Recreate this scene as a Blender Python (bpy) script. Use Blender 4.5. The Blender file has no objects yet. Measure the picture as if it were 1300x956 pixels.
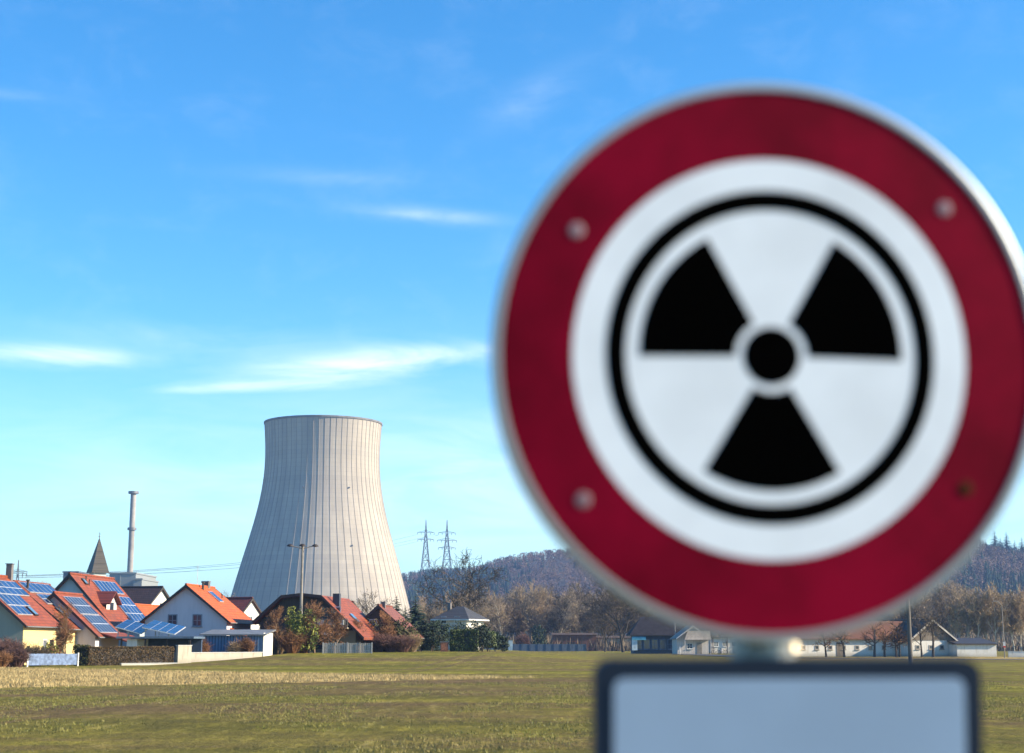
import bpy, math, random
import numpy as np
from mathutils import Vector, Matrix, noise as mnoise

R = math.radians
sc = bpy.context.scene
COL = sc.collection
F = 2000.0                       # focal length in photo pixels
PITCH = math.atan(384.5 / F)     # horizon sits 384.5 px under the optical axis
CAM_H = 1.7

# ------------------------------------------------------------------ camera maths
def ray(px, py):
    u = (px - 650.0) / F; v = (433.5 - py) / F
    c, s = math.cos(PITCH), math.sin(PITCH)
    return Vector((u, c - v * s, s + v * c))
def P(px, py, d):
    r = ray(px, py); t = d / r.y
    return Vector((r.x * t, d, CAM_H + r.z * t))
def XO(px, d, z=3.0):            # X of a pixel column at forward distance d, height z
    depth = d * math.cos(PITCH) + (z - CAM_H) * math.sin(PITCH)
    return (px - 650.0) * depth / F
def ZO(py, d):
    return P(650, py, d).z

def sstep(x, a, b):
    t = max(0.0, min(1.0, (x - a) / (b - a))); return t * t * (3 - 2 * t)
def G(x, y):                     # ground height: a low rise under the middle gardens
    m = sstep(y, 112, 165) * (1 - sstep(y, 260, 340)) * sstep(x, -31, -21) * (1 - sstep(x, -6, 16))
    return 0.9 * m + 0.04 * mnoise.noise(Vector((x * .03, y * .03, 0)))

# ------------------------------------------------------------------ object helpers
def tag(o, label, cat, group=None, kind=None):
    if label: o['label'] = label
    if cat: o['category'] = cat
    if group: o['group'] = group
    if kind: o['kind'] = kind
    return o
def thing(name, label, cat, loc=(0, 0, 0), rz=0.0, group=None):
    o = bpy.data.objects.new(name, None); COL.objects.link(o)
    o.empty_display_size = .3
    o.location = loc; o.rotation_euler = (0, 0, rz)
    return tag(o, label, cat, group)
def link_mesh(name, me, parent=None, loc=None, rz=None, scale=None):
    o = bpy.data.objects.new(name, me); COL.objects.link(o)
    if parent: o.parent = parent
    if loc is not None: o.location = loc
    if rz is not None: o.rotation_euler = (0, 0, rz)
    if scale is not None: o.scale = (scale,) * 3 if isinstance(scale, (int, float)) else scale
    return o
def copy_tree(o, parent=None):
    c = o.copy(); COL.objects.link(c)
    if parent: c.parent = parent
    for ch in list(o.children): copy_tree(ch, c)
    return c

class MB:
    def __init__(s): s.v = []; s.f = []; s.m = []
    def face(s, pts, m=0):
        i = len(s.v); s.v.extend([tuple(p) for p in pts]); s.f.append(tuple(range(i, i + len(pts)))); s.m.append(m)
    def hexa(s, p, m=0):         # p: 4 bottom (ccw from above), 4 top
        i = len(s.v); s.v.extend([tuple(q) for q in p])
        for f in ((3, 2, 1, 0), (4, 5, 6, 7), (0, 1, 5, 4), (1, 2, 6, 5), (2, 3, 7, 6), (3, 0, 4, 7)):
            s.f.append(tuple(i + k for k in f)); s.m.append(m)
    def box(s, x0, x1, y0, y1, z0, z1, m=0):
        s.hexa([(x0, y0, z0), (x1, y0, z0), (x1, y1, z0), (x0, y1, z0), (x0, y0, z1), (x1, y0, z1), (x1, y1, z1), (x0, y1, z1)], m)
    def seg(s, p, q, r0, r1, n=4, m=0, cap=True):
        p = Vector(p); q = Vector(q); d = q - p
        if d.length < 1e-6: return
        d.normalize(); a = d.orthogonal().normalized(); b = d.cross(a)
        i = len(s.v)
        for c, r in ((p, r0), (q, r1)):
            for k in range(n):
                t = 2 * math.pi * k / n
                s.v.append(tuple(c + (a * math.cos(t) + b * math.sin(t)) * r))
        for k in range(n):
            k2 = (k + 1) % n
            s.f.append((i + k, i + k2, i + n + k2, i + n + k)); s.m.append(m)
        if cap:
            s.f.append(tuple(i + k for k in reversed(range(n)))); s.m.append(m)
            s.f.append(tuple(i + n + k for k in range(n))); s.m.append(m)
    def prism(s, prof, y0, y1, m=0):   # profile in x,z extruded along y
        n = len(prof); i = len(s.v)
        for y in (y0, y1):
            for x, z in prof: s.v.append((x, y, z))
        for k in range(n):
            k2 = (k + 1) % n
            s.f.append((i + k, i + k2, i + n + k2, i + n + k)); s.m.append(m)
        s.f.append(tuple(i + k for k in reversed(range(n)))); s.m.append(m)
        s.f.append(tuple(i + n + k for k in range(n))); s.m.append(m)
    def lathe(s, prof, n=24, m=0, c=(0, 0)):
        i = len(s.v)
        for r, z in prof:
            for k in range(n):
                t = 2 * math.pi * k / n
                s.v.append((c[0] + r * math.cos(t), c[1] + r * math.sin(t), z))
        for j in range(len(prof) - 1):
            for k in range(n):
                k2 = (k + 1) % n
                s.f.append((i + j * n + k, i + j * n + k2, i + (j + 1) * n + k2, i + (j + 1) * n + k)); s.m.append(m)
    def mesh(s, name, mats, smooth=False):
        me = bpy.data.meshes.new(name)
        me.from_pydata(s.v, [], s.f)
        if not isinstance(mats, (list, tuple)): mats = [mats]
        for x in mats: me.materials.append(x)
        if len(mats) > 1: me.polygons.foreach_set('material_index', s.m)
        if smooth: me.polygons.foreach_set('use_smooth', [True] * len(me.polygons))
        me.update(); return me
    def build(s, name, mats, parent=None, smooth=False, **k):
        return link_mesh(name, s.mesh(name, mats, smooth), parent, **k)

# ------------------------------------------------------------------ materials
class NT:
    def __init__(s, nt): s.nt = nt; s.n = nt.nodes; s.l = nt.links
    def node(s, t, **k):
        n = s.n.new(t)
        for a, b in k.items(): setattr(n, a, b)
        return n
    def put(s, sock, v):
        if v is None: return
        if hasattr(v, 'is_output'): s.l.new(v, sock)
        else: sock.default_value = v
    def math(s, op, a, b=None, c=None, clamp=False):
        n = s.node('ShaderNodeMath', operation=op); n.use_clamp = clamp
        s.put(n.inputs[0], a); s.put(n.inputs[1], b); s.put(n.inputs[2], c); return n.outputs[0]
    def mix(s, f, a, b, blend='MIX'):
        n = s.node('ShaderNodeMix', data_type='RGBA', blend_type=blend)
        s.put(n.inputs[0], f)
        s.put(n.inputs[6], a if hasattr(a, 'is_output') else (*a, 1)); s.put(n.inputs[7], b if hasattr(b, 'is_output') else (*b, 1))
        return n.outputs[2]
    def noise(s, vec, scale, detail=4, rough=.55, out=0, dist=0.0):
        n = s.node('ShaderNodeTexNoise'); s.put(n.inputs['Vector'], vec)
        n.inputs['Scale'].default_value = scale; n.inputs['Detail'].default_value = detail
        n.inputs['Roughness'].default_value = rough; n.inputs['Distortion'].default_value = dist
        return n.outputs[out]
    def ramp(s, v, lo, hi, a=0.0, b=1.0):
        n = s.node('ShaderNodeMapRange', interpolation_type='SMOOTHSTEP'); s.put(n.inputs[0], v)
        n.inputs[1].default_value = lo; n.inputs[2].default_value = hi
        n.inputs[3].default_value = a; n.inputs[4].default_value = b
        return n.outputs[0]
    def xyz(s, vec):
        n = s.node('ShaderNodeSeparateXYZ'); s.put(n.inputs[0], vec); return n.outputs
    def comb(s, x, y, z):
        n = s.node('ShaderNodeCombineXYZ'); s.put(n.inputs[0], x); s.put(n.inputs[1], y); s.put(n.inputs[2], z); return n.outputs[0]
    def scale(s, vec, sx, sy, sz):
        n = s.node('ShaderNodeMapping'); s.put(n.inputs[0], vec); n.inputs['Scale'].default_value = (sx, sy, sz); return n.outputs[0]

def new_mat(name):
    m = bpy.data.materials.new(name); m.use_nodes = True
    t = NT(m.node_tree); b = t.n['Principled BSDF']
    return m, t, b
MATS = {}
def mat(name, col, rough=.7, metal=0.0, var=.18, nscale=1.5, col2=None, bump=0.0, bscale=8.0, spec=.4, space='obj'):
    if name in MATS: return MATS[name]
    m, t, b = new_mat(name)
    if space == 'obj': v = t.node('ShaderNodeTexCoord').outputs['Object']
    else: v = t.node('ShaderNodeNewGeometry').outputs['Position']
    nz = t.noise(v, nscale, 5, .6)
    c2 = col2 or tuple(c * (1 - 1.6 * var) for c in col)
    c1 = tuple(min(1, c * (1 + var * .6)) for c in col)
    f = t.ramp(nz, .3, .7)
    t.put(b.inputs['Base Color'], t.mix(f, c2, c1))
    b.inputs['Roughness'].default_value = rough; b.inputs['Metallic'].default_value = metal
    b.inputs['Specular IOR Level'].default_value = spec
    if bump:
        bn = t.node('ShaderNodeBump'); bn.inputs['Strength'].default_value = bump; bn.inputs['Distance'].default_value = .02
        t.put(bn.inputs['Height'], t.noise(v, bscale, 5, .6)); t.l.new(bn.outputs[0], b.inputs['Normal'])
    MATS[name] = m; return m

def tile_mat(name, col, col2, stain=(.08, .06, .045), amt=.35, pitch=1.35):
    col = tuple(c * .72 for c in col); col2 = tuple(c * .66 for c in col2)
    m, t, b = new_mat(name)
    v = t.node('ShaderNodeTexCoord').outputs['Object']
    x, y, z = t.xyz(v)
    vec = t.comb(y, t.math('MULTIPLY', z, pitch), 0)
    br = t.node('ShaderNodeTexBrick'); t.put(br.inputs['Vector'], vec)
    br.inputs['Scale'].default_value = 1.0; br.inputs['Brick Width'].default_value = .32; br.inputs['Row Height'].default_value = .36
    br.inputs['Mortar Size'].default_value = .035; br.inputs['Mortar Smooth'].default_value = .6
    br.inputs['Color1'].default_value = (*col, 1); br.inputs['Color2'].default_value = (*col2, 1)
    br.inputs['Mortar'].default_value = tuple(c * .35 for c in col) + (1,)
    f = t.ramp(t.noise(v, 1.1, 6, .65), .45, .75, 0, amt)
    t.put(b.inputs['Base Color'], t.mix(f, br.outputs[0], stain))
    b.inputs['Roughness'].default_value = .62
    bn = t.node('ShaderNodeBump'); bn.inputs['Strength'].default_value = .6; bn.inputs['Distance'].default_value = .05
    t.put(bn.inputs['Height'], t.math('SUBTRACT', 1.0, br.outputs['Fac'])); t.l.new(bn.outputs[0], b.inputs['Normal'])
    MATS[name] = m; return m

def wall_mat(name, col, dirt=(.25, .24, .22), amt=.35):
    col = tuple(c * .78 for c in col); dirt = tuple(c * .75 for c in dirt)
    m, t, b = new_mat(name)
    v = t.node('ShaderNodeTexCoord').outputs['Object']; z = t.xyz(v)[2]
    n1 = t.noise(v, .8, 6, .65); n2 = t.noise(t.scale(v, 3, 3, .5), 1.0, 4, .6)
    f = t.math('MULTIPLY', t.ramp(n2, .45, .8), amt)
    g = t.math('MULTIPLY', t.ramp(t.math('ADD', z, t.math('MULTIPLY', n1, .8)), 1.1, .3), amt)   # splash dirt at the wall foot
    c = t.mix(t.math('MAXIMUM', f, g), col, dirt)
    t.put(b.inputs['Base Color'], c); b.inputs['Roughness'].default_value = .85
    bn = t.node('ShaderNodeBump'); bn.inputs['Strength'].default_value = .25; bn.inputs['Distance'].default_value = .01
    t.put(bn.inputs['Height'], t.noise(v, 30, 3)); t.l.new(bn.outputs[0], b.inputs['Normal'])
    MATS[name] = m; return m

def plank_mat(name, col, col2, width=.16, horiz=False):
    m, t, b = new_mat(name)
    v = t.node('ShaderNodeTexCoord').outputs['Object']; x, y, z = t.xyz(v)
    a = z if horiz else t.math('ADD', x, y)
    q = t.math('DIVIDE', a, width)
    cell = t.math('FLOOR', q); fr = t.math('FRACT', q)
    wn = t.node('ShaderNodeTexWhiteNoise', noise_dimensions='1D'); t.put(wn.inputs['W'], cell)
    c = t.mix(wn.outputs[0], col, col2)
    st = t.noise(t.scale(v, 6, 6, .6) if not horiz else t.scale(v, .6, .6, 6), 2.0, 5, .7)
    c = t.mix(t.ramp(st, .4, .75, 0, .6), c, tuple(k * .45 for k in col))
    gap = t.ramp(t.math('ABSOLUTE', t.math('SUBTRACT', fr, .5)), .42, .49)
    c = t.mix(gap, c, tuple(k * .2 for k in col))
    t.put(b.inputs['Base Color'], c); b.inputs['Roughness'].default_value = .8
    MATS[name] = m; return m

WHITE = wall_mat('white_render', (.74, .73, .70))
LAV = wall_mat('lavender_render', (.72, .68, .74), (.4, .38, .42), .3)
BLUEW = wall_mat('pale_blue_render', (.50, .60, .66), (.3, .36, .4), .3)
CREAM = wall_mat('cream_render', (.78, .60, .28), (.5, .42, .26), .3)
GREYW = wall_mat('shaded_grey_green_render', (.34, .36, .31), (.22, .23, .2), .3)  # dimmed counterpart of the cream render, shade put into the colour
OLDWHITE = wall_mat('old_whitewash', (.80, .78, .74), (.42, .38, .27), .55)
CONC = wall_mat('concrete_panel', (.50, .52, .52), (.38, .39, .4), .4)
ORANGE = tile_mat('bright_orange_tiles', (.74, .16, .018), (.64, .115, .014), (.3, .07, .03), .3)
RED = tile_mat('red_clay_tiles', (.42, .092, .026), (.27, .055, .018), (.10, .055, .04), .6)
RUST = tile_mat('weathered_rust_tiles', (.34, .10, .05), (.24, .075, .045), (.07, .055, .04), .6)
DBROWN = tile_mat('dark_brown_tiles', (.085, .045, .04), (.06, .035, .033), (.03, .025, .025), .4)
DRED = tile_mat('dark_red_tiles', (.24, .05, .035), (.18, .04, .03), (.08, .03, .03), .4)
SLATE = tile_mat('dark_slate_tiles', (.075, .072, .078), (.055, .055, .06), (.04, .04, .045), .4)
PLASTER = wall_mat('dull_cream_plaster', (.46, .43, .36), (.22, .2, .16), .6)
TIMBER = plank_mat('dark_timber_boards', (.065, .05, .038), (.045, .035, .028))
GREYTIMBER = plank_mat('grey_barn_boards', (.20, .165, .13), (.12, .10, .08), .25)
PALEBOARD = plank_mat('pale_boards', (.62, .57, .52), (.50, .46, .43), .2)
BROWNBOARD = plank_mat('brown_boards', (.17, .07, .045), (.12, .055, .04), .3)
BLUESHEET = plank_mat('blue_corrugated_sheet', (.15, .24, .38), (.13, .21, .34), .28)
DARKTRIM = mat('dark_brown_trim', (.035, .028, .026), .6)
WTRIM = mat('white_trim', (.60, .60, .59), .5)
GLASS = mat('dark_window_glass', (.03, .045, .07), .08, var=.3, spec=.8)
ZINC = mat('zinc_sheet', (.20, .21, .22), .55, .3)
BRICKC = mat('chimney_plaster', (.14, .13, .13), .8)
BRICK = mat('red_brick', (.36, .15, .09), .85, var=.35, nscale=6)
METAL = mat('galvanised_steel', (.42, .42, .42), .5, .6)
DMETAL = mat('dark_lattice_steel', (.17, .18, .20), .6, .3)
POLEW = mat('weathered_grey_pole', (.23, .21, .19), .7)
WIRE = mat('cable_black', (.05, .05, .055), .6)
PV = mat('solar_cell_blue', (.018, .042, .13), .12, var=.35, nscale=.7, spec=.9)
PVD = mat('collector_black_blue', (.018, .024, .045), .1, var=.35, nscale=.7, spec=.9)
PVF = mat('solar_frame_alu', (.62, .64, .68), .35, .4)
FENCEB = plank_mat('dark_blue_fence', (.10, .14, .20), (.08, .11, .17), .3)
FENCEBLUE = mat('blue_fence_cloth', (.13, .19, .33), .8, var=.3, nscale=3)
FENCEG = plank_mat('weathered_fence_boards', (.42, .40, .38), (.30, .29, .28), .22)
BARK = mat('grey_bark', (.105, .085, .065), .9, var=.35, nscale=2, bump=.5)
BARKD = mat('dark_bark', (.06, .048, .037), .9, var=.35, nscale=2, bump=.5)
BARKP = mat('pale_bark', (.46, .41, .33), .85, var=.3, nscale=1.2)
TW_TAN = mat('tan_twigs', (.34, .245, .145), .9, var=.35, nscale=.35)
TW_GREY = mat('grey_twigs', (.25, .195, .135), .9, var=.35, nscale=.3)
TW_DARK = mat('dark_twigs', (.085, .065, .045), .9, var=.3, nscale=.3)
TW_ORANGE = mat('orange_brown_twigs', (.24, .12, .055), .9, var=.35, nscale=.8)
TW_PURPLE = mat('purple_brown_twigs', (.12, .065, .058), .9, var=.35, nscale=1.2)
TW_RED = mat('red_twigs', (.17, .09, .07), .9, var=.35, nscale=1.2)
LEAF_DK = mat('dark_conifer_needles', (.022, .042, .022), .8, var=.45, nscale=1.0, col2=(.012, .022, .014))
LEAF_HEDGE = mat('hedge_green_leaves', (.075, .105, .03), .7, var=.4, nscale=2.5)
LEAF_YEL = mat('yellow_green_leaves', (.20, .20, .035), .7, var=.4, nscale=1.5, col2=(.10, .14, .02))
LEAF_OL = mat('olive_leaves', (.085, .085, .03), .8, var=.4, nscale=1.5)
LEAF_BR = mat('brown_beech_leaves', (.13, .085, .045), .9, var=.3, nscale=2.5, col2=(.075, .06, .03), spec=.1)
STRAW = mat('straw_blades', (.42, .33, .16), .9, var=.3, nscale=.4, space='w')
GRASS = mat('green_blades', (.13, .14, .028), .8, var=.4, nscale=.3, space='w', col2=(.19, .16, .06))

# ------------------------------------------------------------------ world
SUN_AZ, SUN_EL = 96.0, 25.0          # degrees clockwise from the view axis (+Y), elevation
def build_world():
    w = bpy.data.worlds.new('World'); sc.world = w; w.use_nodes = True
    t = NT(w.node_tree); bg = t.n['Background']
    sky = t.node('ShaderNodeTexSky', sky_type='NISHITA'); sky.sun_disc = False
    sky.sun_elevation = R(SUN_EL); sky.sun_rotation = R(SUN_AZ)
    sky.altitude = 400; sky.air_density = 1.0; sky.dust_density = .2; sky.ozone_density = 3.0
    hs = t.node('ShaderNodeHueSaturation'); hs.inputs['Saturation'].default_value = 1.30
    t.l.new(sky.outputs[0], hs.inputs['Color'])
    d = t.node('ShaderNodeTexCoord').outputs['Generated']
    x, y, z = t.xyz(d)
    az = t.math('ARCTAN2', x, y); el = t.math('ARCSINE', z)
    vec = t.comb(t.math('MULTIPLY', az, 7.0), t.math('MULTIPLY', el, 34.0), 0)
    wisp = t.noise(vec, 1.0, 7, .62, dist=.6)
    wisp2 = t.noise(t.comb(t.math('MULTIPLY', az, 16.0), t.math('MULTIPLY', el, 26.0), 3.0), 1.0, 6, .65, dist=.3)
    def blob(px, py, wx, wy, slope=0.0):
        r = ray(px, py).normalized(); a0 = math.atan2(r.x, r.y); e0 = math.asin(r.z)
        da = t.math('SUBTRACT', az, a0)
        de = t.math('SUBTRACT', t.math('SUBTRACT', el, e0), t.math('MULTIPLY', da, slope))
        q = t.math('ADD', t.math('POWER', t.math('ABSOLUTE', t.math('MULTIPLY', da, F / wx)), 2), t.math('POWER', t.math('ABSOLUTE', t.math('MULTIPLY', de, F / wy)), 2))
        return t.math('EXPONENT', t.math('MULTIPLY', q, -1.0))
    tot = None
    for (px, py, wx, wy, sl, amp) in ((70, 453, 95, 13, 0, 1.15), (440, 467, 130, 20, .08, 1.2), (300, 492, 120, 7, .05, .85), (560, 452, 90, 13, .05, .8),
                                      (548, 274, 75, 9, -.05, .55), (680, 122, 60, 22, .45, .22), (580, 560, 100, 10, 0, .5), (600, 592, 80, 8, 0, .45),
                                      (20, 122, 60, 7, 0, .12), (430, 225, 120, 10, 0, .15), (640, 632, 70, 6, 0, .5), (250, 430, 250, 20, 0, .25)):
        g = t.math('MULTIPLY', blob(px, py, wx, wy, sl), amp); tot = g if tot is None else t.math('ADD', tot, g)
    streak = t.math('MULTIPLY', t.math('MULTIPLY', tot, t.ramp(wisp, .22, .78)), .80, clamp=True)
    # a broad, thin cirrostratus bank low over the horizon, uneven and drawn out sideways
    veil = t.math('MULTIPLY', blob(820, 610, 1000, 125, .03), t.ramp(wisp, .25, .75, .25, 1.0))
    veil = t.math('MULTIPLY', veil, .50)
    base = t.math('ADD', t.math('MULTIPLY', t.ramp(wisp2, .45, .8), .05), .0)
    cl = t.math('MAXIMUM', t.math('ADD', streak, base, clamp=True), veil)
    tint = t.mix(1.0, hs.outputs[0], (.97, 1.22, 1.24), 'MULTIPLY')
    col = t.mix(t.math('MULTIPLY', cl, .80), tint, (CLOUD, CLOUD * 1.03, CLOUD * 1.05))
    t.put(bg.inputs['Color'], col); bg.inputs['Strength'].default_value = SKY_STR
CLOUD = 8.0
SKY_STR = .085
build_world()

sun = bpy.data.lights.new('sun', 'SUN'); sun.energy = 5.0; sun.angle = R(.5); sun.color = (1.0, .83, .58)
so = bpy.data.objects.new('sun', sun); COL.objects.link(so)
sd = Vector((math.sin(R(SUN_AZ)) * math.cos(R(SUN_EL)), math.cos(R(SUN_AZ)) * math.cos(R(SUN_EL)), math.sin(R(SUN_EL))))
so.rotation_euler = sd.to_track_quat('Z', 'Y').to_euler(); so.location = (60, 0, 60)

cam = bpy.data.cameras.new('camera'); co = bpy.data.objects.new('camera', cam); COL.objects.link(co)
cam.sensor_width = 36; cam.lens = 36 * F / 1300; cam.clip_start = .05; cam.clip_end = 20000
cam.shift_y = -44.5 / 1300
co.location = (0, 0, CAM_H); co.rotation_euler = (R(90) + PITCH, 0, 0)
cam.dof.use_dof = True; cam.dof.focus_distance = 400
cam.dof.aperture_fstop = cam.lens / 17.5
sc.camera = co
sc.view_settings.view_transform = 'Standard'; sc.view_settings.look = 'None'
sc.view_settings.exposure = 1.35; sc.view_settings.gamma = 1
sc.cycles.max_bounces = 6; sc.cycles.volume_bounces = 0; sc.cycles.use_denoising = True
sc.cycles.transparent_max_bounces = 8

# ------------------------------------------------------------------ ground
def build_ground():
    xs = list(np.arange(-150, 221, 4.0)); ys = list(np.arange(0, 461, 4.0))
    xs = [-5000, -3000, -1500, -800, -400, -250, -190] + xs + [270, 350, 500, 900, 1600, 3000, 5000]
    ys = [-600, -300, -150, -60, -20] + ys + [520, 600, 800, 1200, 1800, 3000, 5000, 6500]
    v = [(x, y, G(x, y)) for y in ys for x in xs]; n = len(xs)
    f = [(j * n + i, j * n + i + 1, (j + 1) * n + i + 1, (j + 1) * n + i) for j in range(len(ys) - 1) for i in range(n - 1)]
    me = bpy.data.meshes.new('ground'); me.from_pydata(v, [], f); me.polygons.foreach_set('use_smooth', [True] * len(f))
    m, t, b = new_mat('field_ground')
    pos = t.node('ShaderNodeNewGeometry').outputs['Position']; x, y, z = t.xyz(pos)
    nb = t.noise(pos, .08, 5, .6); nm = t.noise(pos, .55, 5, .65); nf = t.noise(pos, 6.0, 5, .7)
    rows = t.noise(t.scale(pos, .014, .085, 1), 1.0, 9, .74)
    patch = t.noise(t.scale(pos, .05, .16, 1), 1.0, 6, .65)            # drilled rows running across
    green = t.mix(t.ramp(t.math('ADD', t.math('MULTIPLY', nm, .4), t.math('MULTIPLY', patch, .6)), .40, .60), (.14, .14, .014), (.32, .29, .038))
    soil = t.mix(t.ramp(nf, .3, .7), (.075, .048, .025), (.24, .165, .08))
    straw = t.mix(t.ramp(nm, .3, .7), (.32, .22, .07), (.54, .40, .16))
    c = t.mix(t.math('MULTIPLY', t.ramp(t.math('ADD', t.math('MULTIPLY', rows, .65), t.math('MULTIPLY', patch, .35)), .46, .57), .88), green, soil)
    wob = t.math('MULTIPLY', t.math('SUBTRACT', nm, .5), 9.0)
    yy = t.math('ADD', y, wob)
    up = t.math('SUBTRACT', t.math('SUBTRACT', 85.3, t.math('MULTIPLY', x, .857)), yy)      # >0 nearer than the verge line
    lo = t.math('SUBTRACT', yy, t.math('ADD', 82.0, t.math('MULTIPLY', x, .94)))            # >0 beyond the ploughed edge
    near = t.ramp(t.math('SUBTRACT', t.math('ADD', 82.0, t.math('MULTIPLY', x, .94)), yy), -2, 3)
    nearsoil = t.math('MULTIPLY', t.math('MULTIPLY', near, t.ramp(x, 22, -4)), t.ramp(y, 46, 66, .35, 1.0))
    c = t.mix(t.math('MULTIPLY', nearsoil, t.ramp(rows, .36, .56, .45, 1)), c, soil)
    mask = t.math('MULTIPLY', t.ramp(up, -1.5, 3), t.ramp(lo, -1.5, 2.5))
    c = t.mix(t.math('MULTIPLY', mask, t.ramp(nf, .2, .55, .75, 1.0)), c, straw)
    # dry verge in front of the far fences and barns
    v2 = t.math('MULTIPLY', t.ramp(t.math('ADD', y, wob), 176, 184), t.ramp(t.math('ADD', y, wob), 232, 215))
    v2 = t.math('MULTIPLY', v2, t.ramp(x, 25, 40))
    c = t.mix(t.math('MULTIPLY', v2, .8), c, straw)
    # tractor tramlines in the green crop
    for (x0, k, w) in ((-9.0, .075, .35), (-7.2, .075, .35), (48.0, .16, .4), (50.0, .16, .4), (20, -.05, .3), (21.8, -.05, .3)):
        dd = t.math('ABSOLUTE', t.math('SUBTRACT', t.math('SUBTRACT', x, x0), t.math('MULTIPLY', t.math('SUBTRACT', y, 90), k)))
        c = t.mix(t.math('MULTIPLY', t.ramp(dd, w, w * .4), .7), c, soil)
    # tussocks, crumbs of soil and dead stalks: coarse grain of the surface
    g1 = t.noise(t.scale(pos, 1.7, .30, 1), 1.0, 5, .7); g2 = t.noise(t.scale(pos, .5, .12, 1), 1.0, 5, .7)
    gr = t.ramp(t.math('ADD', t.math('MULTIPLY', g1, .6), t.math('MULTIPLY', g2, .4)), .40, .60, 0, 1)
    c = t.mix(t.math('MULTIPLY', t.math('SUBTRACT', 1.0, gr), .42), c, (.055, .045, .02))
    c = t.mix(t.math('MULTIPLY', t.ramp(g1, .55, .72), .45), c, (.42, .34, .13))
    t.put(b.inputs['Base Color'], c); b.inputs['Roughness'].default_value = .95; b.inputs['Specular IOR Level'].default_value = .1
    bn = t.node('ShaderNodeBump'); bn.inputs['Strength'].default_value = 1.0; bn.inputs['Distance'].default_value = .22
    clod = t.noise(pos, 1.6, 4)
    t.put(bn.inputs['Height'], t.math('ADD', nf, t.math('MULTIPLY', clod, 1.5))); t.l.new(bn.outputs[0], b.inputs['Normal'])
    me.materials.append(m)
    o = link_mesh('ground', me); o['kind'] = 'structure'
build_ground()

def strip(name, pts, w, m, lift=.02, kind='structure'):
    mb = MB(); L = []; n = len(pts)
    for i, p in enumerate(pts):
        a = Vector(pts[max(0, i - 1)]); b = Vector(pts[min(n - 1, i + 1)]); d = (b - a).normalized(); q = Vector((-d.y, d.x))
        L.append((Vector(p) + q * w / 2, Vector(p) - q * w / 2))
    for i in range(n - 1):
        c = [L[i][0], L[i][1], L[i + 1][1], L[i + 1][0]]
        mb.face([(p.x, p.y, G(p.x, p.y) + lift) for p in c])
    o = mb.build(name, m); o['kind'] = kind; return o
ASPH = mat('asphalt', (.10, .10, .105), .85, var=.2, nscale=.6)
KERB = mat('kerb_concrete', (.38, .37, .35), .8)
pts = [(330 - i * 9.0, 150 + i * .9) for i in range(31)] + [(52, 180), (44, 186), (38, 196), (34, 210), (32, 230), (31, 250), (30, 276)]
strip('road', pts, 5.5, ASPH, .05)
# kerb on the barn side of the road
mb = MB()
for i in range(30):
    (x0, y0), (x1, y1) = pts[i], pts[i + 1]
    mb.hexa([(x0, y0 + 2.8, 0), (x1, y1 + 2.8, 0), (x1, y1 + 3.0, 0), (x0, y0 + 3.0, 0), (x0, y0 + 2.8, .17), (x1, y1 + 2.8, .17), (x1, y1 + 3.0, .17), (x0, y0 + 3.0, .17)])
k = mb.build('kerb', KERB); k['kind'] = 'structure'

# ------------------------------------------------------------------ tufts (stuff)
def tufts(name, n, region, h, w, m, seed, label):
    rng = np.random.default_rng(seed)
    xs, ys = [], []
    while len(xs) < n:
        d = math.sqrt(rng.uniform(20 ** 2, 150 ** 2)); x = rng.uniform(-.40, .40) * d
        if region(x, d): xs.append(x); ys.append(d)
    V = []; Fc = []
    for x, y in zip(xs, ys):
        g = G(x, y); nb = 4
        for k in range(nb):
            a = rng.uniform(0, 6.283); hh = h * rng.uniform(.5, 1.2); ww = w * rng.uniform(.7, 1.3)
            bx = x + rng.normal(0, .05); by = y + rng.normal(0, .05); i = len(V)
            lx, ly = rng.normal(0, .45) * hh, rng.normal(0, .45) * hh
            V += [(bx - ww * math.cos(a), by - ww * math.sin(a), g - .01), (bx + ww * math.cos(a), by + ww * math.sin(a), g - .01), (bx + lx, by + ly, g + hh)]
            Fc.append((i, i + 1, i + 2))
    me = bpy.data.meshes.new(name); me.from_pydata(V, [], Fc); me.materials.append(m)
    tag(link_mesh(name, me), label, 'grass', kind='stuff')
def in_straw(x, y): return y < 85.3 - .857 * x and y > 82 + .94 * x
def in_green(x, y): return y < 74 and not in_straw(x, y) and (y > 82 + .94 * x or mnoise.noise(Vector((x * .25, y * .12, 7))) + .25 * random.random() > .12)
random.seed(3)
tufts('dry_grass', 14000, in_straw, .13, .014, STRAW, 1, 'dry straw coloured grass on the near left of the field')
tufts('field_grass', 15000, in_green, .055, .010, GRASS, 2, 'short green crop sprouting over the field')

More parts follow.
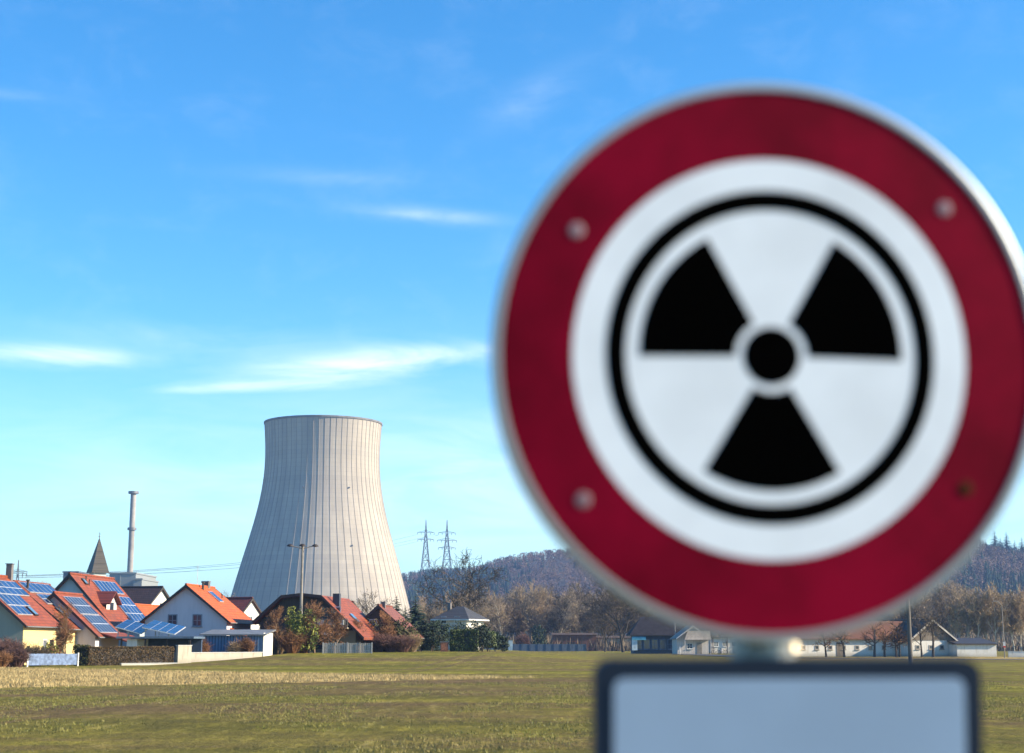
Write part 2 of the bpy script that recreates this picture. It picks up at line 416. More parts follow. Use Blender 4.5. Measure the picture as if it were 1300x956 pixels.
# ------------------------------------------------------------------ gable house builder
def window(parent, cx, cz, w, h, face='front', off=0.0, frame=WTRIM, bars=True, name='window'):
    """face: 'front' = plane y=off facing -y ; 'right' = plane x=off facing +x. cx runs along the wall."""
    def T(a, dep, z): return (a, off - dep, z) if face == 'front' else (off + dep, a, z)
    def bx(mb, a0, a1, d0, d1, z0, z1, m=0):
        p = [T(a0, d0, z0), T(a1, d0, z0), T(a1, d1, z0), T(a0, d1, z0)]
        q = [T(a0, d0, z1), T(a1, d0, z1), T(a1, d1, z1), T(a0, d1, z1)]
        mb.hexa(p + q, m)
    f = MB(); t = .11
    bx(f, cx - w / 2, cx + w / 2, .0, .05, cz + h / 2 - t, cz + h / 2); bx(f, cx - w / 2, cx + w / 2, .0, .05, cz - h / 2, cz - h / 2 + t)
    bx(f, cx - w / 2, cx - w / 2 + t, .0, .048, cz - h / 2 + t, cz + h / 2 - t); bx(f, cx + w / 2 - t, cx + w / 2, .0, .048, cz - h / 2 + t, cz + h / 2 - t)
    if bars:
        bx(f, cx - .035, cx + .035, .0, .044, cz - h / 2 + t, cz + h / 2 - t); bx(f, cx - w / 2 + t, cx + w / 2 - t, .0, .04, cz - .03, cz + .03)
    o = f.build(name, frame, parent)
    g = MB(); bx(g, cx - w / 2 + t * .7, cx + w / 2 - t * .7, .004, .02, cz - h / 2 + t * .7, cz + h / 2 - t * .7); g.build('pane', GLASS, o)
    s = MB(); bx(s, cx - w / 2 - .08, cx + w / 2 + .08, .0, .13, cz - h / 2 - .07, cz - h / 2 - .004); s.build('sill', frame, o)
    return o

class House:
    def __init__(s, name, label, apex, d, rot, half, L, eave_drop, wall, roof, over=.45, gov=.45, trim=DARKTRIM, cat='house', group=None, wall_label=None, wall2=None, upper=None, endwall=None, thick=.2, base_z=None):
        """apex = pixel of the near ridge end; half = horizontal reach from ridge to eave edge; eave_drop = ridge to eave edge height"""
        p = P(apex[0], apex[1], d); s.rot = R(rot)
        # shift from the verge to the wall plane
        ax = Vector((-math.sin(s.rot), math.cos(s.rot), 0))
        o = Vector((p.x, p.y, 0)) + ax * gov
        s.g = G(o.x, o.y) if base_z is None else base_z
        s.H = p.z - s.g; s.half = half; s.L = L; s.drop = eave_drop; s.gov = gov; s.over = over; s.roofm = roof
        s.root = thing(name, label, cat, (o.x, o.y, s.g), s.rot, group)
        hw = half - over; s.hw = hw; k = eave_drop / half; s.k = k; th = thick
        zt = s.H - th; ze = zt - k * hw
        s.ze = ze
        w = MB()
        w.prism([(-hw, -.3), (hw, -.3), (hw, ze), (0, zt), (-hw, ze)], 0, L)
        s.walls = w.build('walls', wall, s.root)
        if upper:
            u = MB(); zb = upper[1]; xb = hw if zb <= ze else (zt - zb) / k
            pr = [(-xb, zb), (xb, zb)] + ([(hw, ze)] if zb < ze else []) + [(0, zt)] + ([(-hw, ze)] if zb < ze else [])
            u.prism(pr, -.05, 0.0); u.build('gable_boarding', upper[0], s.root)
        r = MB(); e = s.H - eave_drop; vt = th * math.sqrt(1 + k * k)
        r.prism([(-half, e), (-half, e - .14), (0, s.H - vt), (half, e - .14), (half, e), (0, s.H)], -gov, L + gov)
        s.roof = r.build('roof', roof, s.root)
        for y in (-gov - .045, L + gov + .005):
            for sg in (-1, 1):
                bmb = MB(); bmb.hexa([(0, y, s.H - vt - .06), (sg * half, y, e - .2), (sg * half, y + .04, e - .2), (0, y + .04, s.H - vt - .06),
                          (0, y, s.H + .03), (sg * half, y, e + .03), (sg * half, y + .04, e + .03), (0, y + .04, s.H + .03)])
                bmb.build('bargeboard', trim, s.root)
        rc = MB(); rc.seg((0, -gov, s.H + .02), (0, L + gov, s.H + .02), .12, .12, 8); rc.build('ridge_cap', roof, s.roof)
        gt = MB(); gt.box(half + .002, half + .12, -gov, L + gov, e - .12, e - .02); gt.build('gutter', ZINC, s.root)
        gt = MB(); gt.box(-half - .12, -half - .002, -gov, L + gov, e - .12, e - .02); gt.build('gutter', ZINC, s.root)
    def sp(s, u, v, off=.0, side=1):
        """u = metres along the ridge, v = 0 ridge..1 eave, off = above the roof plane"""
        n = Vector((s.k, 0, 1)).normalized()
        return (side * (v * s.half + n.x * off), u, s.H - v * s.drop + n.z * off)
    def slab(s, u0, u1, v0, v1, h0, h1, mb, m=0, side=1):
        q = [(u0, v0), (u0, v1), (u1, v1), (u1, v0)]
        mb.hexa([s.sp(u, v, h0, side) for u, v in q] + [s.sp(u, v, h1, side) for u, v in q], m)
    def panels(s, u0, u1, v0, v1, nu, nv, name='solar_panel', cell=PV, side=1, h=.12, label=None):
        mb = MB(); s.slab(u0, u1, v0, v1, .03, h, mb, 0, side)
        du = (u1 - u0) / nu; dv = (v1 - v0) / nv; ln = math.hypot(s.half, s.drop)
        for i in range(nu):
            for j in range(nv):
                g = .065; gv = .05 / ln
                s.slab(u0 + i * du + g, u0 + (i + 1) * du - g, v0 + j * dv + gv, v0 + (j + 1) * dv - gv, h, h + .012, mb, 1, side)
        o = mb.build(name, [PVF, cell], s.root)
        if label: o['label'] = label
        return o
    def skylight(s, u, v, w=.8, l=.11):
        mb = MB(); s.slab(u, u + w, v, v + l, .0, .14, mb); o = mb.build('skylight', DARKTRIM, s.root)
        g = MB(); s.slab(u + .08, u + w - .08, v + .012, v + l - .012, .141, .155, g); g.build('pane', GLASS_SKY, o)
    def chimney(s, u, v, w=.55, h=1.3, side=1, m=None, cap=True):
        x, y, z = s.sp(u, v, 0, side); mb = MB(); mb.box(x - w / 2, x + w / 2, y - w / 2, y + w / 2, z - .7, z + h)
        o = mb.build('chimney', m or BRICKC, s.roof)
        if cap:
            c = MB(); c.box(x - w / 2 - .07, x + w / 2 + .07, y - w / 2 - .07, y + w / 2 + .07, z + h + .003, z + h + .08); c.build('chimney_cap', ZINC, s.root)
    def pipe(s, u, v, h=.6, r=.06, side=1):
        x, y, z = s.sp(u, v, 0, side); mb = MB(); mb.seg((x, y, z - .1), (x, y, z + h), r, r, 8); mb.seg((x, y, z + h), (x, y, z + h + .1), r * 1.8, r * 1.5, 8)
        mb.build('vent_pipe', DARKTRIM, s.root)
    def antenna(s, u, h=1.6):
        mb = MB(); mb.seg((0, u, s.H - .1), (0, u, s.H + h), .03, .02, 6)
        for k in range(4): mb.seg((-.35 + .04 * k, u, s.H + h - .15 - .16 * k), (.35 - .04 * k, u, s.H + h - .15 - .16 * k), .012, .012, 4)
        mb.build('antenna', METAL, s.root)
GLASS_SKY = mat('roof_window_glass', (.10, .20, .30), .05, var=.2, spec=.9)

# cream house, far left
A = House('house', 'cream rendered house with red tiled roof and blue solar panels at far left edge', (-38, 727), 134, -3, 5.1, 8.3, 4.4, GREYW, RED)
A.walls['label'] = 'gable wall with its shade painted in as grey green'  # same cream house: gable shade is carried by the wall colour
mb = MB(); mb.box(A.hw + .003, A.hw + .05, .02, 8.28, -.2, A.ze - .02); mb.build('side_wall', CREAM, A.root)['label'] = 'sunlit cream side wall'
window(A.root, 5.3, 1.2, 1.0, 1.9, 'right', A.hw + .05, name='window')
mb = MB(); mb.box(A.hw + .052, A.hw + .1, 6.6, 7.6, .0, 2.1); mb.build('door', DARKTRIM, A.root)
A.panels(.0, 8.2, .12, .40, 6, 2, label='upper band of blue solar panels'); A.panels(.0, 5.4, .41, .62, 5, 1)
A.panels(.1, 3.6, .63, .80, 3, 1)
A.skylight(4.2, .63, .9, .17); A.chimney(8.2, .03, .5, 1.25)
# second roof behind it
A2 = House('house', 'red roofed house with dark blue solar panels just behind the cream house', (17, 738), 147, -4, 5.4, 8.5, 4.3, CREAM, RED)
A2.panels(.3, 8.2, .02, .24, 6, 1); A2.panels(1.5, 8.4, .27, .48, 6, 2); A2.skylight(2.2, .56, .9, .16); A2.pipe(.9, .16, .8, .12)
window(A2.root, 4, 1.4, 1.2, 1.2, 'right', A2.hw)
# pale blue gabled house
Cc = House('house', 'tall pale blue gabled house with dormer and red roof, between solar roofs', (88, 728), 165, -6, 5.0, 12.2, 5.45, BLUEW, RED)
window(Cc.root, .4, 5.9, .9, 1.1, 'front', 0)
Cc.panels(4.6, 11.4, .10, .34, 6, 1, label='solar panels near the ridge'); Cc.panels(6.4, 12.0, .40, .90, 5, 3, label='tall block of bright solar panels'); Cc.skylight(1.6, .09, .7, .11); Cc.pipe(2.5, .14, .5)
Cc.pipe(2.7, .2, .5)
# dormer on the blue house
def dormer(h, uc, wd, v0, v1, m_roof):
    zt = h.H - v0 * h.drop; x0 = v0 * h.half - .3; x1 = v1 * h.half + .1
    zb = h.H - v1 * h.drop - .2; hw = wd / 2; ze = zt - 1.15
    cor = [(uc - hw + .25, zb), (uc + hw - .25, zb), (uc + hw - .25, ze), (uc, zt - .12), (uc - hw + .25, ze)]
    mb = MB(); mb.face([(x1 - .5, y, z) for y, z in reversed(cor)]); mb.face([(x0, y, z) for y, z in cor])
    for k in range(5):
        (ya, za), (yb, zb_) = cor[k], cor[(k + 1) % 5]; mb.face([(x0, ya, za), (x0, yb, zb_), (x1 - .5, yb, zb_), (x1 - .5, ya, za)])
    o = mb.build('dormer', DARKTRIM, h.root)
    r = MB()
    for sg in (-1, 1):
        y1 = uc + sg * hw
        r.hexa([(x0, uc, zt - .1), (x1, uc, zt - .1), (x1, y1, ze - .25), (x0, y1, ze - .25), (x0, uc, zt + .04), (x1, uc, zt + .04), (x1, y1, ze - .11), (x0, y1, ze - .11)])
    r.build('dormer_roof', m_roof, o)
    f = MB(); f.face([(x1 - .49, y, z) for y, z in [(uc - hw + .3, zb + .1), (uc + hw - .3, zb + .1), (uc + hw - .3, ze), (uc, zt - .2), (uc - hw + .3, ze)]])
    f.face([(x1 - .47, y, z) for y, z in [(uc - hw + .3, zb + .1), (uc + hw - .3, zb + .1), (uc + hw - .3, ze), (uc, zt - .2), (uc - hw + .3, ze)]]); f.build('dormer_front', WTRIM, o)
    g = MB(); g.box(x1 - .46, x1 - .42, uc - .5, uc + .5, zb + .5, ze); g.build('pane', GLASS, o)
dormer(Cc, 3.3, 3.6, .32, .74, DRED)
# lower house with collectors in front of it
C2 = House('house', 'low red roofed house with black solar collectors in front of the blue house', (68, 752), 150, -5, 4.55, 6.6, 4.1, LAV, RED)
C2.panels(.7, 5.6, .10, .50, 6, 2, 'solar_collector', PVD); C2.panels(.9, 5.8, .52, .92, 6, 2, 'solar_collector', PVD)
window(C2.root, -.6, 1.6, 1.1, 1.2)
mb = MB(); hx = C2.half; e_ = C2.H - C2.drop
mb.hexa([(hx - .5, 1.0, e_ + .28), (hx + 2.4, 1.0, e_ - .55), (hx + 2.4, 8, e_ - .55), (hx - .5, 8, e_ + .28), (hx - .5, 1.0, e_ + .42), (hx + 2.4, 1.0, e_ - .42), (hx + 2.4, 8, e_ - .42), (hx - .5, 8, e_ + .42)])
mb.build('canopy_roof', RED, C2.root)
# dark roof behind
D = House('house', 'white gabled house with dark brown roof between the blue and lavender houses', (207, 745), 208, 72, 3.9, 8.5, 2.9, WHITE, DBROWN, over=.35, gov=.3)
window(D.root, 0, 5.6, .9, 1.0)
# orange roof next to lavender house
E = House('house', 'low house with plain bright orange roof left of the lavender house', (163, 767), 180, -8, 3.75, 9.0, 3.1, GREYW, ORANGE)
E.panels(.8, 3.2, .42, .88, 3, 2); E.chimney(9.6, .08, .5, .5)
# lavender house
Fh = House('house', 'lavender house with bright orange roof and two gable windows', (236, 742), 163, -6, 4.75, 9.2, 3.8, LAV, ORANGE)
window(Fh.root, -1.4, 4.1, 1.0, 1.25, frame=mat('blue_grey_frame', (.20, .22, .27), .5)); window(Fh.root, 1.2, 4.1, 1.0, 1.25, frame=MATS['blue_grey_frame'])
window(Fh.root, 3.0, 1.4, 1.1, 1.2, 'right', Fh.hw)
Fh.panels(4.6, 6.1, .16, .44, 1, 1, 'skylight_strip', PV, label='long narrow roof window strip'); Fh.chimney(7.2, .04, .7, .7, -1); Fh.antenna(3.4, 2.2); Fh.pipe(3.9, .10, .7, .12); Fh.pipe(7.8, .3, .3)
mb = MB(); hx = Fh.half
mb.hexa([(hx - .6, 1.2, 3.3), (hx + 2.2, 1.2, 1.95), (hx + 2.2, 9, 1.95), (hx - .6, 9, 3.3), (hx - .6, 1.2, 3.42), (hx + 2.2, 1.2, 2.08), (hx + 2.2, 9, 2.08), (hx - .6, 9, 3.42)])
mb.build('porch_roof', ORANGE, Fh.root)
mb = MB(); mb.box(hx - .3, hx + 1.7, 1.6, 8.8, -.2, 2.1); mb.build('porch_wall', WHITE, Fh.root)
# small dark red roof between lavender house and tower
Gh = House('house', 'small white gabled house with dark red roof right of the lavender house', (321, 759), 192, 68, 2.7, 5.5, 2.1, WHITE, DRED, over=.3, gov=.25)
window(Gh.root, 0, 4.6, .8, 1.0)
K2 = House('house', 'white gable with dark red roof peeking out behind the big dark house', (449, 764), 205, 66, 2.3, 3.2, 1.8, WHITE, DRED, over=.3, gov=.25)
window(K2.root, 0, 4.2, .6, .8)
# big dark clipped-gable house
def dark_house():
    d = 165; pa = P(408, 755, d); base = Vector((XO(390, d), d, 0)); g = G(base.x, base.y)
    root = thing('house', 'big dark timber gabled house with balcony and long red roof slope', 'house', (base.x, d, g), R(-7))
    H = pa.z - g; s = 12.33
    X = lambda px: (px - 390) / s
    prof = [(X(322), H - 2.75), (X(358), H - .1), (X(384), H + .12), (X(410), H - .1), (X(466), H - 4.35)]
    th = .25
    inner = [(X(326), H - 2.75), (X(359), H - .35), (X(384), H - .15), (X(409), H - .35), (X(457), H - 4.0)]
    w = MB(); w.prism([(X(328), -.3), (X(454), -.3)] + [(X(454), H - 4.0 + .0)] + inner[3:0:-1] + [(X(328), H - 2.75)], 0, 11)
    walls = w.build('walls', TIMBER, root)
    l = MB(); l.box(X(396), X(453), -.06, -.002, -.2, 2.2); l.build('ground_floor_wall', wall_mat('dim_render', (.26, .23, .19)), root)
    r = MB(); pr = prof + [(x, z - th) for x, z in reversed(prof)]
    r.prism(pr[:], -.9, 11.8); roof = r.build('roof', RED, root)
    dk = MB(); dk.hexa([(X(321), -.95, H - 2.9), (X(358), -.95, H - .2), (X(358), 11.9, H - .2), (X(321), 11.9, H - 2.9),
                        (X(321), -.95, H - 2.7), (X(358), -.95, H - .04), (X(358), 11.9, H - .04), (X(321), 11.9, H - 2.7)])
    dk.build('left_roof_slope', DBROWN, root)
    bb = MB()
    for a, b in zip(prof[:-1], prof[1:]):
        bb.hexa([(a[0], -.95, a[1] - .26), (b[0], -.95, b[1] - .26), (b[0], -.905, b[1] - .26), (a[0], -.905, a[1] - .26), (a[0], -.95, a[1] + .03), (b[0], -.95, b[1] + .03), (b[0], -.905, b[1] + .03), (a[0], -.905, a[1] + .03)])
    bb.build('bargeboard', mat('red_brown_trim', (.07, .035, .028), .7), root)
    cx = X(423); c = MB(); c.box(cx - .35, cx + .35, 1.2, 1.9, H - 1.6, H + .15); c.build('chimney', mat('slate_clad', (.045, .055, .075), .6), roof)
    k = 4.35 / (X(466) - X(410)); n = Vector((.7, 0, .72))
    sk = MB()
    x0, x1 = X(410) + 2.0, X(410) + 2.85
    sk.hexa([(x0, 3.2, H - .1 - 2.0 * k + .02), (x1, 3.2, H - .1 - 2.85 * k + .02), (x1, 4.3, H - .1 - 2.85 * k + .02), (x0, 4.3, H - .1 - 2.0 * k + .02),
             (x0 + .1, 3.2, H - .1 - 2.0 * k + .16), (x1 + .1, 3.2, H - .1 - 2.85 * k + .16), (x1 + .1, 4.3, H - .1 - 2.85 * k + .16), (x0 + .1, 4.3, H - .1 - 2.0 * k + .16)])
    sk.build('skylight', GLASS_SKY, root)
    b = MB(); b.box(X(398), X(446), -1.5, -.0, 2.35, 2.5)
    bal = b.build('balcony', mat('balcony_boards', (.30, .26, .20), .8), root)
    rl = MB(); rl.box(X(398), X(446), -1.5, -1.44, 3.3, 3.38)
    for i in range(22): x = X(398) + i * (X(446) - X(398)) / 21; rl.box(x - .05, x + .05, -1.49, -1.45, 2.5, 3.3)
    rl.build('railing', MATS['balcony_boards'], bal)
    for i, px in enumerate((412, 426, 438)):
        f = MB(); f.box(X(px) - .3, X(px) + .3, -1.62, -1.51, 2.75, 3.25); f.build('railing_cloth', WTRIM, bal)
    window(root, X(412), 4.0, 1.0, 1.3, frame=DARKTRIM); window(root, X(427), 4.0, 1.0, 1.3, frame=mat('pale_blue_frame', (.35, .42, .5), .6)) 
    window(root, X(408), 1.0, 1.2, 1.2, off=-.062, frame=DARKTRIM); window(root, X(424), 1.0, 1.0, 1.2, off=-.062)
    aw = MB(); aw.hexa([(X(398), -1.9, 1.75), (X(437), -1.9, 1.75), (X(437), -.1, 2.15), (X(398), -.1, 2.15), (X(398), -1.9, 1.82), (X(437), -1.9, 1.82), (X(437), -.1, 2.22), (X(398), -.1, 2.22)])
    aw.build('awning', WTRIM, root)
dark_house()
# rust-roofed cottage
Lh = House('house', 'small dark walled cottage with rust brown mossy roof', (480, 768), 174, -6, 4.0, 7.5, 3.5, TIMBER, RUST)
Lh.chimney(1.6, .05, .45, .5); window(Lh.root, -.6, 3.0, .9, 1.0); window(Lh.root, 5.5, 1.2, 1, 1, 'right', Lh.hw)
# bungalow with hip roof
def hip_house(name, label, cx, d, w, dp, H, eave, wallm, roofm, rot=0, over=.6, ridge=.25, cat='house'):
    X = XO(cx, d); g = G(X, d + dp / 2)
    root = thing(name, label, cat, (X, d, g), R(rot))
    H -= g; eave -= g
    m = MB(); m.box(-w / 2, w / 2, 0, dp, -.3, eave); m.build('walls', wallm, root)
    r = MB(); a = w / 2 + over; rl = max(.1, w * ridge)
    c = [(-a, -over, eave), (a, -over, eave), (a, dp + over, eave), (-a, dp + over, eave)]
    t1, t2 = (-rl, dp / 2, H), (rl, dp / 2, H)
    r.face([c[0], c[1], t2, t1]); r.face([c[1], c[2], t2]); r.face([c[2], c[3], t1, t2]); r.face([c[3], c[0], t1])
    r.build('roof', roofm, root)
    f = MB(); f.box(-a, a, -over, dp + over, eave - .2, eave - .003); f.build('fascia', DARKTRIM if cat == 'building' else WTRIM, root)
    return root
b = hip_house('house', 'white house with dark hipped slate roof left of the green hedge', 573, 236, 4.7, 7, ZO(770, 240), ZO(786, 236), WHITE, SLATE, rot=-20, over=.7, ridge=.12)
window(b, .9, 4.3, .9, 1.0); window(b, -1.2, 4.3, .9, 1.0)
mb = MB(); mb.box(-1.9, -1.4, 3, 3.5, 4.9, 6.9); mb.build('chimney', BRICKC, b)

# ------------------------------------------------------------------ garage, carport, walls, fences
def garage():
    d = 150; x0, x1 = XO(258, d, 2), XO(334, d, 2); w = x1 - x0
    root = thing('garage', 'long blue corrugated garage with grey roof in front of the lavender house', 'garage', (x0, d, 0))
    m = MB(); m.prism([(0, -.2), (w, -.2), (w, 2.5), (0, 2.5)], 0, 5.6); m.build('walls', BLUESHEET, root)
    for i in range(int(w / .28)): pass
    c = MB(); n = int(w / .28)
    for i in range(n): c.box(i * .28 + .02, i * .28 + .12, -.03, -.0, -.2, 2.5)
    c.build('corrugated_ribs', BLUESHEET, root)
    e = MB(); e.box(w + .002, w + .06, -.05, 5.65, -.2, 2.75); e.build('end_wall', OLDWHITE, root)['label'] = 'sunlit white end wall'
    r = MB(); r.hexa([(-.3, -.4, 2.52), (w + .3, -.4, 2.52), (w + .3, 6, 3.0), (-.3, 6, 3.0), (-.3, -.4, 2.64), (w + .3, -.4, 2.64), (w + .3, 6, 3.12), (-.3, 6, 3.12)])
    r.build('roof', ZINC, root)
garage()
def low_wall(name, label, pxa, pxb, d, h, m, dep=.25, cat='wall', d2=None, cap=None, group=None):
    d2 = d2 or d; a = Vector((XO(pxa, d, 1), d)); b = Vector((XO(pxb, d2, 1), d2)); L = (b - a).length
    g = min(G(a.x, a.y), G(b.x, b.y))
    root = thing(name, label, cat, (a.x, a.y, g), math.atan2(b.y - a.y, b.x - a.x), group)
    mb = MB(); mb.box(0, L, 0, dep, -.3, h); mb.build('wall_face', m, root)
    mb = MB(); mb.box(-.04, L + .04, -.04, dep + .04, h + .002, h + .07); mb.build('coping', cap or CONC, root)
    return root
low_wall('garden_wall', 'low pale plinth wall in front of the blue garage', 243, 333, 142, .85, PLASTER, d2=149)
low_wall('gate_wall', 'white square wall block between brown hedge and blue garage', 226, 243, 136, 1.5, PLASTER, d2=137.2)
def carport():
    d = 141; x0, x1 = XO(150, d, 2), XO(243, d, 2); w = x1 - x0
    root = thing('carport', 'long low carport with tilted solar panels behind the brown hedge', 'carport', (x0, d, 0))
    m = MB(); m.box(0, w, 4.6, 5, 0, 2.3); m.build('rear_wall', mat('navy_boards', (.05, .08, .14), .7), root)
    m = MB(); m.box(.7, 1.6, .3, 4.6, 0, 2.15); m.build('white_wall', WHITE, root)
    for x in (.2, 2.3, 4.2, w - .2):
        m = MB(); m.box(x - .07, x + .07, .3, .44, 0, 2.2); m.build('post', DARKTRIM, root)
    m = MB(); m.box(-.2, w + .2, 0, 5.1, 2.2, 2.38); m.build('roof', mat('blue_grey_sheet', (.10, .15, .22), .6, .2), root)
    def table(xa, xb, za, zb, y0, y1, nu, nv, label):
        # tilted towards +x
        mb = MB(); q_ = .35; mb.hexa([(xa, y0, za - q_), (xb, y0, zb - q_), (xb, y1, zb + q_), (xa, y1, za + q_), (xa, y0, za + .08 - q_), (xb, y0, zb + .08 - q_), (xb, y1, zb + .08 + q_), (xa, y1, za + .08 + q_)])
        for i in range(nu):
            for j in range(nv):
                t0, t1 = (i + .04) / nu, (i + .96) / nu; s0, s1 = (j + .03) / nv, (j + .97) / nv
                q = [(t0, s0), (t1, s0), (t1, s1), (t0, s1)]
                f = lambda t, s_, h: (xa + (xb - xa) * t, y0 + (y1 - y0) * s_, za + (zb - za) * t + h + (s_ - .5) * .7)
                mb.hexa([f(t, s_, .08) for t, s_ in q] + [f(t, s_, .095) for t, s_ in q], 1)
        o = mb.build('solar_panel', [PVF, PV], root); o['label'] = label
        for yy in (y0 + .3, y1 - .3):
            for tt in (.08, .5):
                g = MB(); xx = xa + (xb - xa) * tt; g.box(xx - .04, xx + .04, yy - .04, yy + .04, 2.36, za + (zb - za) * tt + (-.3 if yy < 2 else .3)); g.build('panel_leg', METAL, o)
    table(-.4, 1.9, 3.5, 2.9, .4, 4.6, 3, 4, 'small tilted solar array')
    table(2.0, 4.9, 3.45, 2.85, .2, 4.9, 4, 4, 'large tilted solar array')
carport()
def fence(name, label, pxa, pxb, d, h, m, d2=None, n=6, postm=None, gap=.0, cat='fence', base=.1, post_h=None):
    d2 = d2 or d; a = Vector((XO(pxa, d, 1), d)); b = Vector((XO(pxb, d2, 1), d2)); L = (b - a).length
    g = min(G(a.x, a.y), G(b.x, b.y))
    root = thing(name, label, cat, (a.x, a.y, g), math.atan2(b.y - a.y, b.x - a.x))
    mb = MB(); k = max(1, int(L / .18))
    rnd = random.Random(int(pxa))
    for i in range(k):
        x = i * L / k; mb.box(x + gap / 2, x + L / k - gap / 2, 0, .03, base, h * (1 + rnd.uniform(-.02, .02)))
    mb.box(0, L, .031, .07, base + .2, base + .3); mb.box(0, L, .031, .07, h - .3, h - .2)
    mb.build('fence_panel', m, root)
    for i in range(n):
        x = i * L / (n - 1); p = MB(); p.box(x - .06, x + .06, -.07, -.004, -.2, (post_h or h + .06)); p.build('post', postm or m, root)
    return root
fence('fence', 'bright blue garden fence with white end posts at lower left', 35, 99, 122.5, .98, FENCEBLUE, d2=127, n=2, postm=WTRIM, base=.12)
fence('fence', 'weathered grey picket fence in front of the dark timber house', 410, 472, 157, 1.0, FENCEG, n=5, gap=.05, base=.02)
fence('fence', 'long dark blue board fence at the far edge of the field', 632, 744, 378, 1.75, FENCEB, n=12)
fence('fence', 'short blue grey fence beside the small pale cabinet', 612, 632, 372, 2.0, mat('blue_grey_boards', (.2, .25, .3), .8), n=3)
# small pale cabinet / brick block
def cabinet(name, label, px, d, w, h, m, cat, roofm=None):
    X = XO(px, d, 1); g = G(X, d); root = thing(name, label, cat, (X, d, g))
    mb = MB(); mb.box(-w / 2, w / 2, 0, w * .8, -.2, h); mb.build('body', m, root)
    mb = MB(); mb.box(-w / 2 - .05, w / 2 + .05, -.05, w * .8 + .05, h + .002, h + .1); mb.build('lid', roofm or ZINC, root)
    mb = MB(); mb.box(-w / 2 + .1, w / 2 - .1, -.03, -.002, .15, h - .12); mb.build('door', m, root)
    return root
cabinet('utility_cabinet', 'tall pale blue cabinet at the left end of the dark blue fence', 648, 371, 1.0, 2.6, mat('pale_blue_paint', (.42, .52, .60), .6), 'cabinet')
cabinet('brick_pillar', 'small orange brick block left of the green clipped hedge', 564, 178, .85, 1.0, BRICK, 'pillar')
# brown sheds behind the fence
def shed(name, label, pxa, pxb, d, h, m, dep=5, roofm=None, rise=.5, cat='shed', door=True):
    x0, x1 = XO(pxa, d), XO(pxb, d); w = x1 - x0; g = G(x0, d)
    root = thing(name, label, cat, (x0, d, g)); mb = MB(); mb.box(0, w, 0, dep, -.3, h); mb.build('walls', m, root)
    r = MB(); r.hexa([(-.3, -.3, h + .003), (w + .3, -.3, h + .003), (w + .3, dep + .3, h + rise), (-.3, dep + .3, h + rise), (-.3, -.3, h + .13), (w + .3, -.3, h + .13), (w + .3, dep + .3, h + rise + .13), (-.3, dep + .3, h + rise + .13)])
    r.build('roof', roofm or mat('brown_felt_roof', (.06, .038, .03), .9), root)
    if door:
        dd = MB(); dd.box(w * .35, w * .35 + 1.8, -.06, -.002, 0, min(2.2, h - .2)); dd.build('door', DARKTRIM, root)
    return root
shed('shed', 'long flat red brown shed behind the dark blue fence', 702, 757, 400, 3.9, BROWNBOARD)
shed('shed', 'low tan open shed between the brown shed and the big oak', 757, 806, 405, 3.2, mat('tan_boards', (.30, .24, .17), .85))

def dark_pavilion():
    d = 300
    r = hip_house('pavilion', 'dark roofed pavilion with blue glazed front left of the wooden cabin', 842, d, 11, 8, ZO(783, d + 4), ZO(806, d), mat('dim_blue_wall', (.03, .045, .075), .7), mat('navy_dark_roof', (.028, .026, .032), .85, spec=.1), over=.8, ridge=.34, cat='building')
    for i in range(7):
        window(r, -4.6 + i * 1.5, 1.7, 1.25, 1.9, frame=mat('blue_frame', (.05, .10, .18), .6), bars=(i % 2 == 0))
    mb = MB(); mb.box(-5.9, -4.9, -.5, -.4, .6, 3.0); mb.build('notice_board', mat('notice_white', (.55, .65, .72), .5), r)
    mb = MB(); mb.box(-5.85, -3.3, -.7, -.62, 2.5, 3.1); mb.build('sign_board', mat('cyan_board', (.10, .35, .50), .5), r)
dark_pavilion()
def cabin():
    d = 288
    h = House('cabin', 'pale wooden cabin with steep gable and front door beside the bicycles', (880, 794), d, 4, 3.1, 5.5, 2.3, PALEBOARD, mat('grey_weathered_roof', (.26, .235, .21), .8), over=.25, gov=.6, trim=PALEBOARD, cat='cabin')
    d_ = MB(); d_.box(.7, 1.6, -.06, -.002, 0, 2.0); dr = d_.build('door', mat('grey_brown_door', (.22, .20, .17), .7), h.root)
    k = MB(); k.box(.8, .86, -.1, -.061, 1.0, 1.06); k.build('handle', METAL, dr)
    window(h.root, -.6, 1.4, 1.1, 1.0)
    p = MB(); p.hexa([(-1.8, -1.6, 2.45), (3.0, -1.6, 2.45), (3.0, -.62, 4.0), (-1.0, -.62, 4.0), (-1.8, -1.6, 2.55), (3.0, -1.6, 2.55), (3.0, -.62, 4.1), (-1.0, -.62, 4.1)])
    p.build('porch_roof', mat('grey_weathered_roof', (.38, .35, .32), .8), h.root)
    for x in (-1.7, 2.9):
        q = MB(); q.box(x - .06, x + .06, -1.55, -1.43, -.1, 2.45); q.build('porch_post', PALEBOARD, h.root)
cabin()
def white_hut():
    d = 305; x0, x1 = XO(903, d), XO(962, d); w = x1 - x0
    root = thing('hut', 'low white hut with posts behind the parked bicycles', 'hut', (x0, d, 0), R(8))
    mb = MB(); mb.box(0, w, 0, 5, -.2, 2.9); mb.build('walls', OLDWHITE, root)
    mb = MB(); mb.box(-.3, w + .3, -.5, 5.3, 2.903, 3.1); mb.build('roof', SLATE, root)
    for i in range(5): window(root, .9 + i * 1.75, 1.75, 1.0, .9)
    for i in range(4):
        p = MB(); x = .2 + i * (w - .4) / 3; p.box(x - .09, x + .09, -.42, -.28, -.1, 2.9); p.build('post', mat('dark_post', (.12, .10, .10), .8), root)
white_hut()

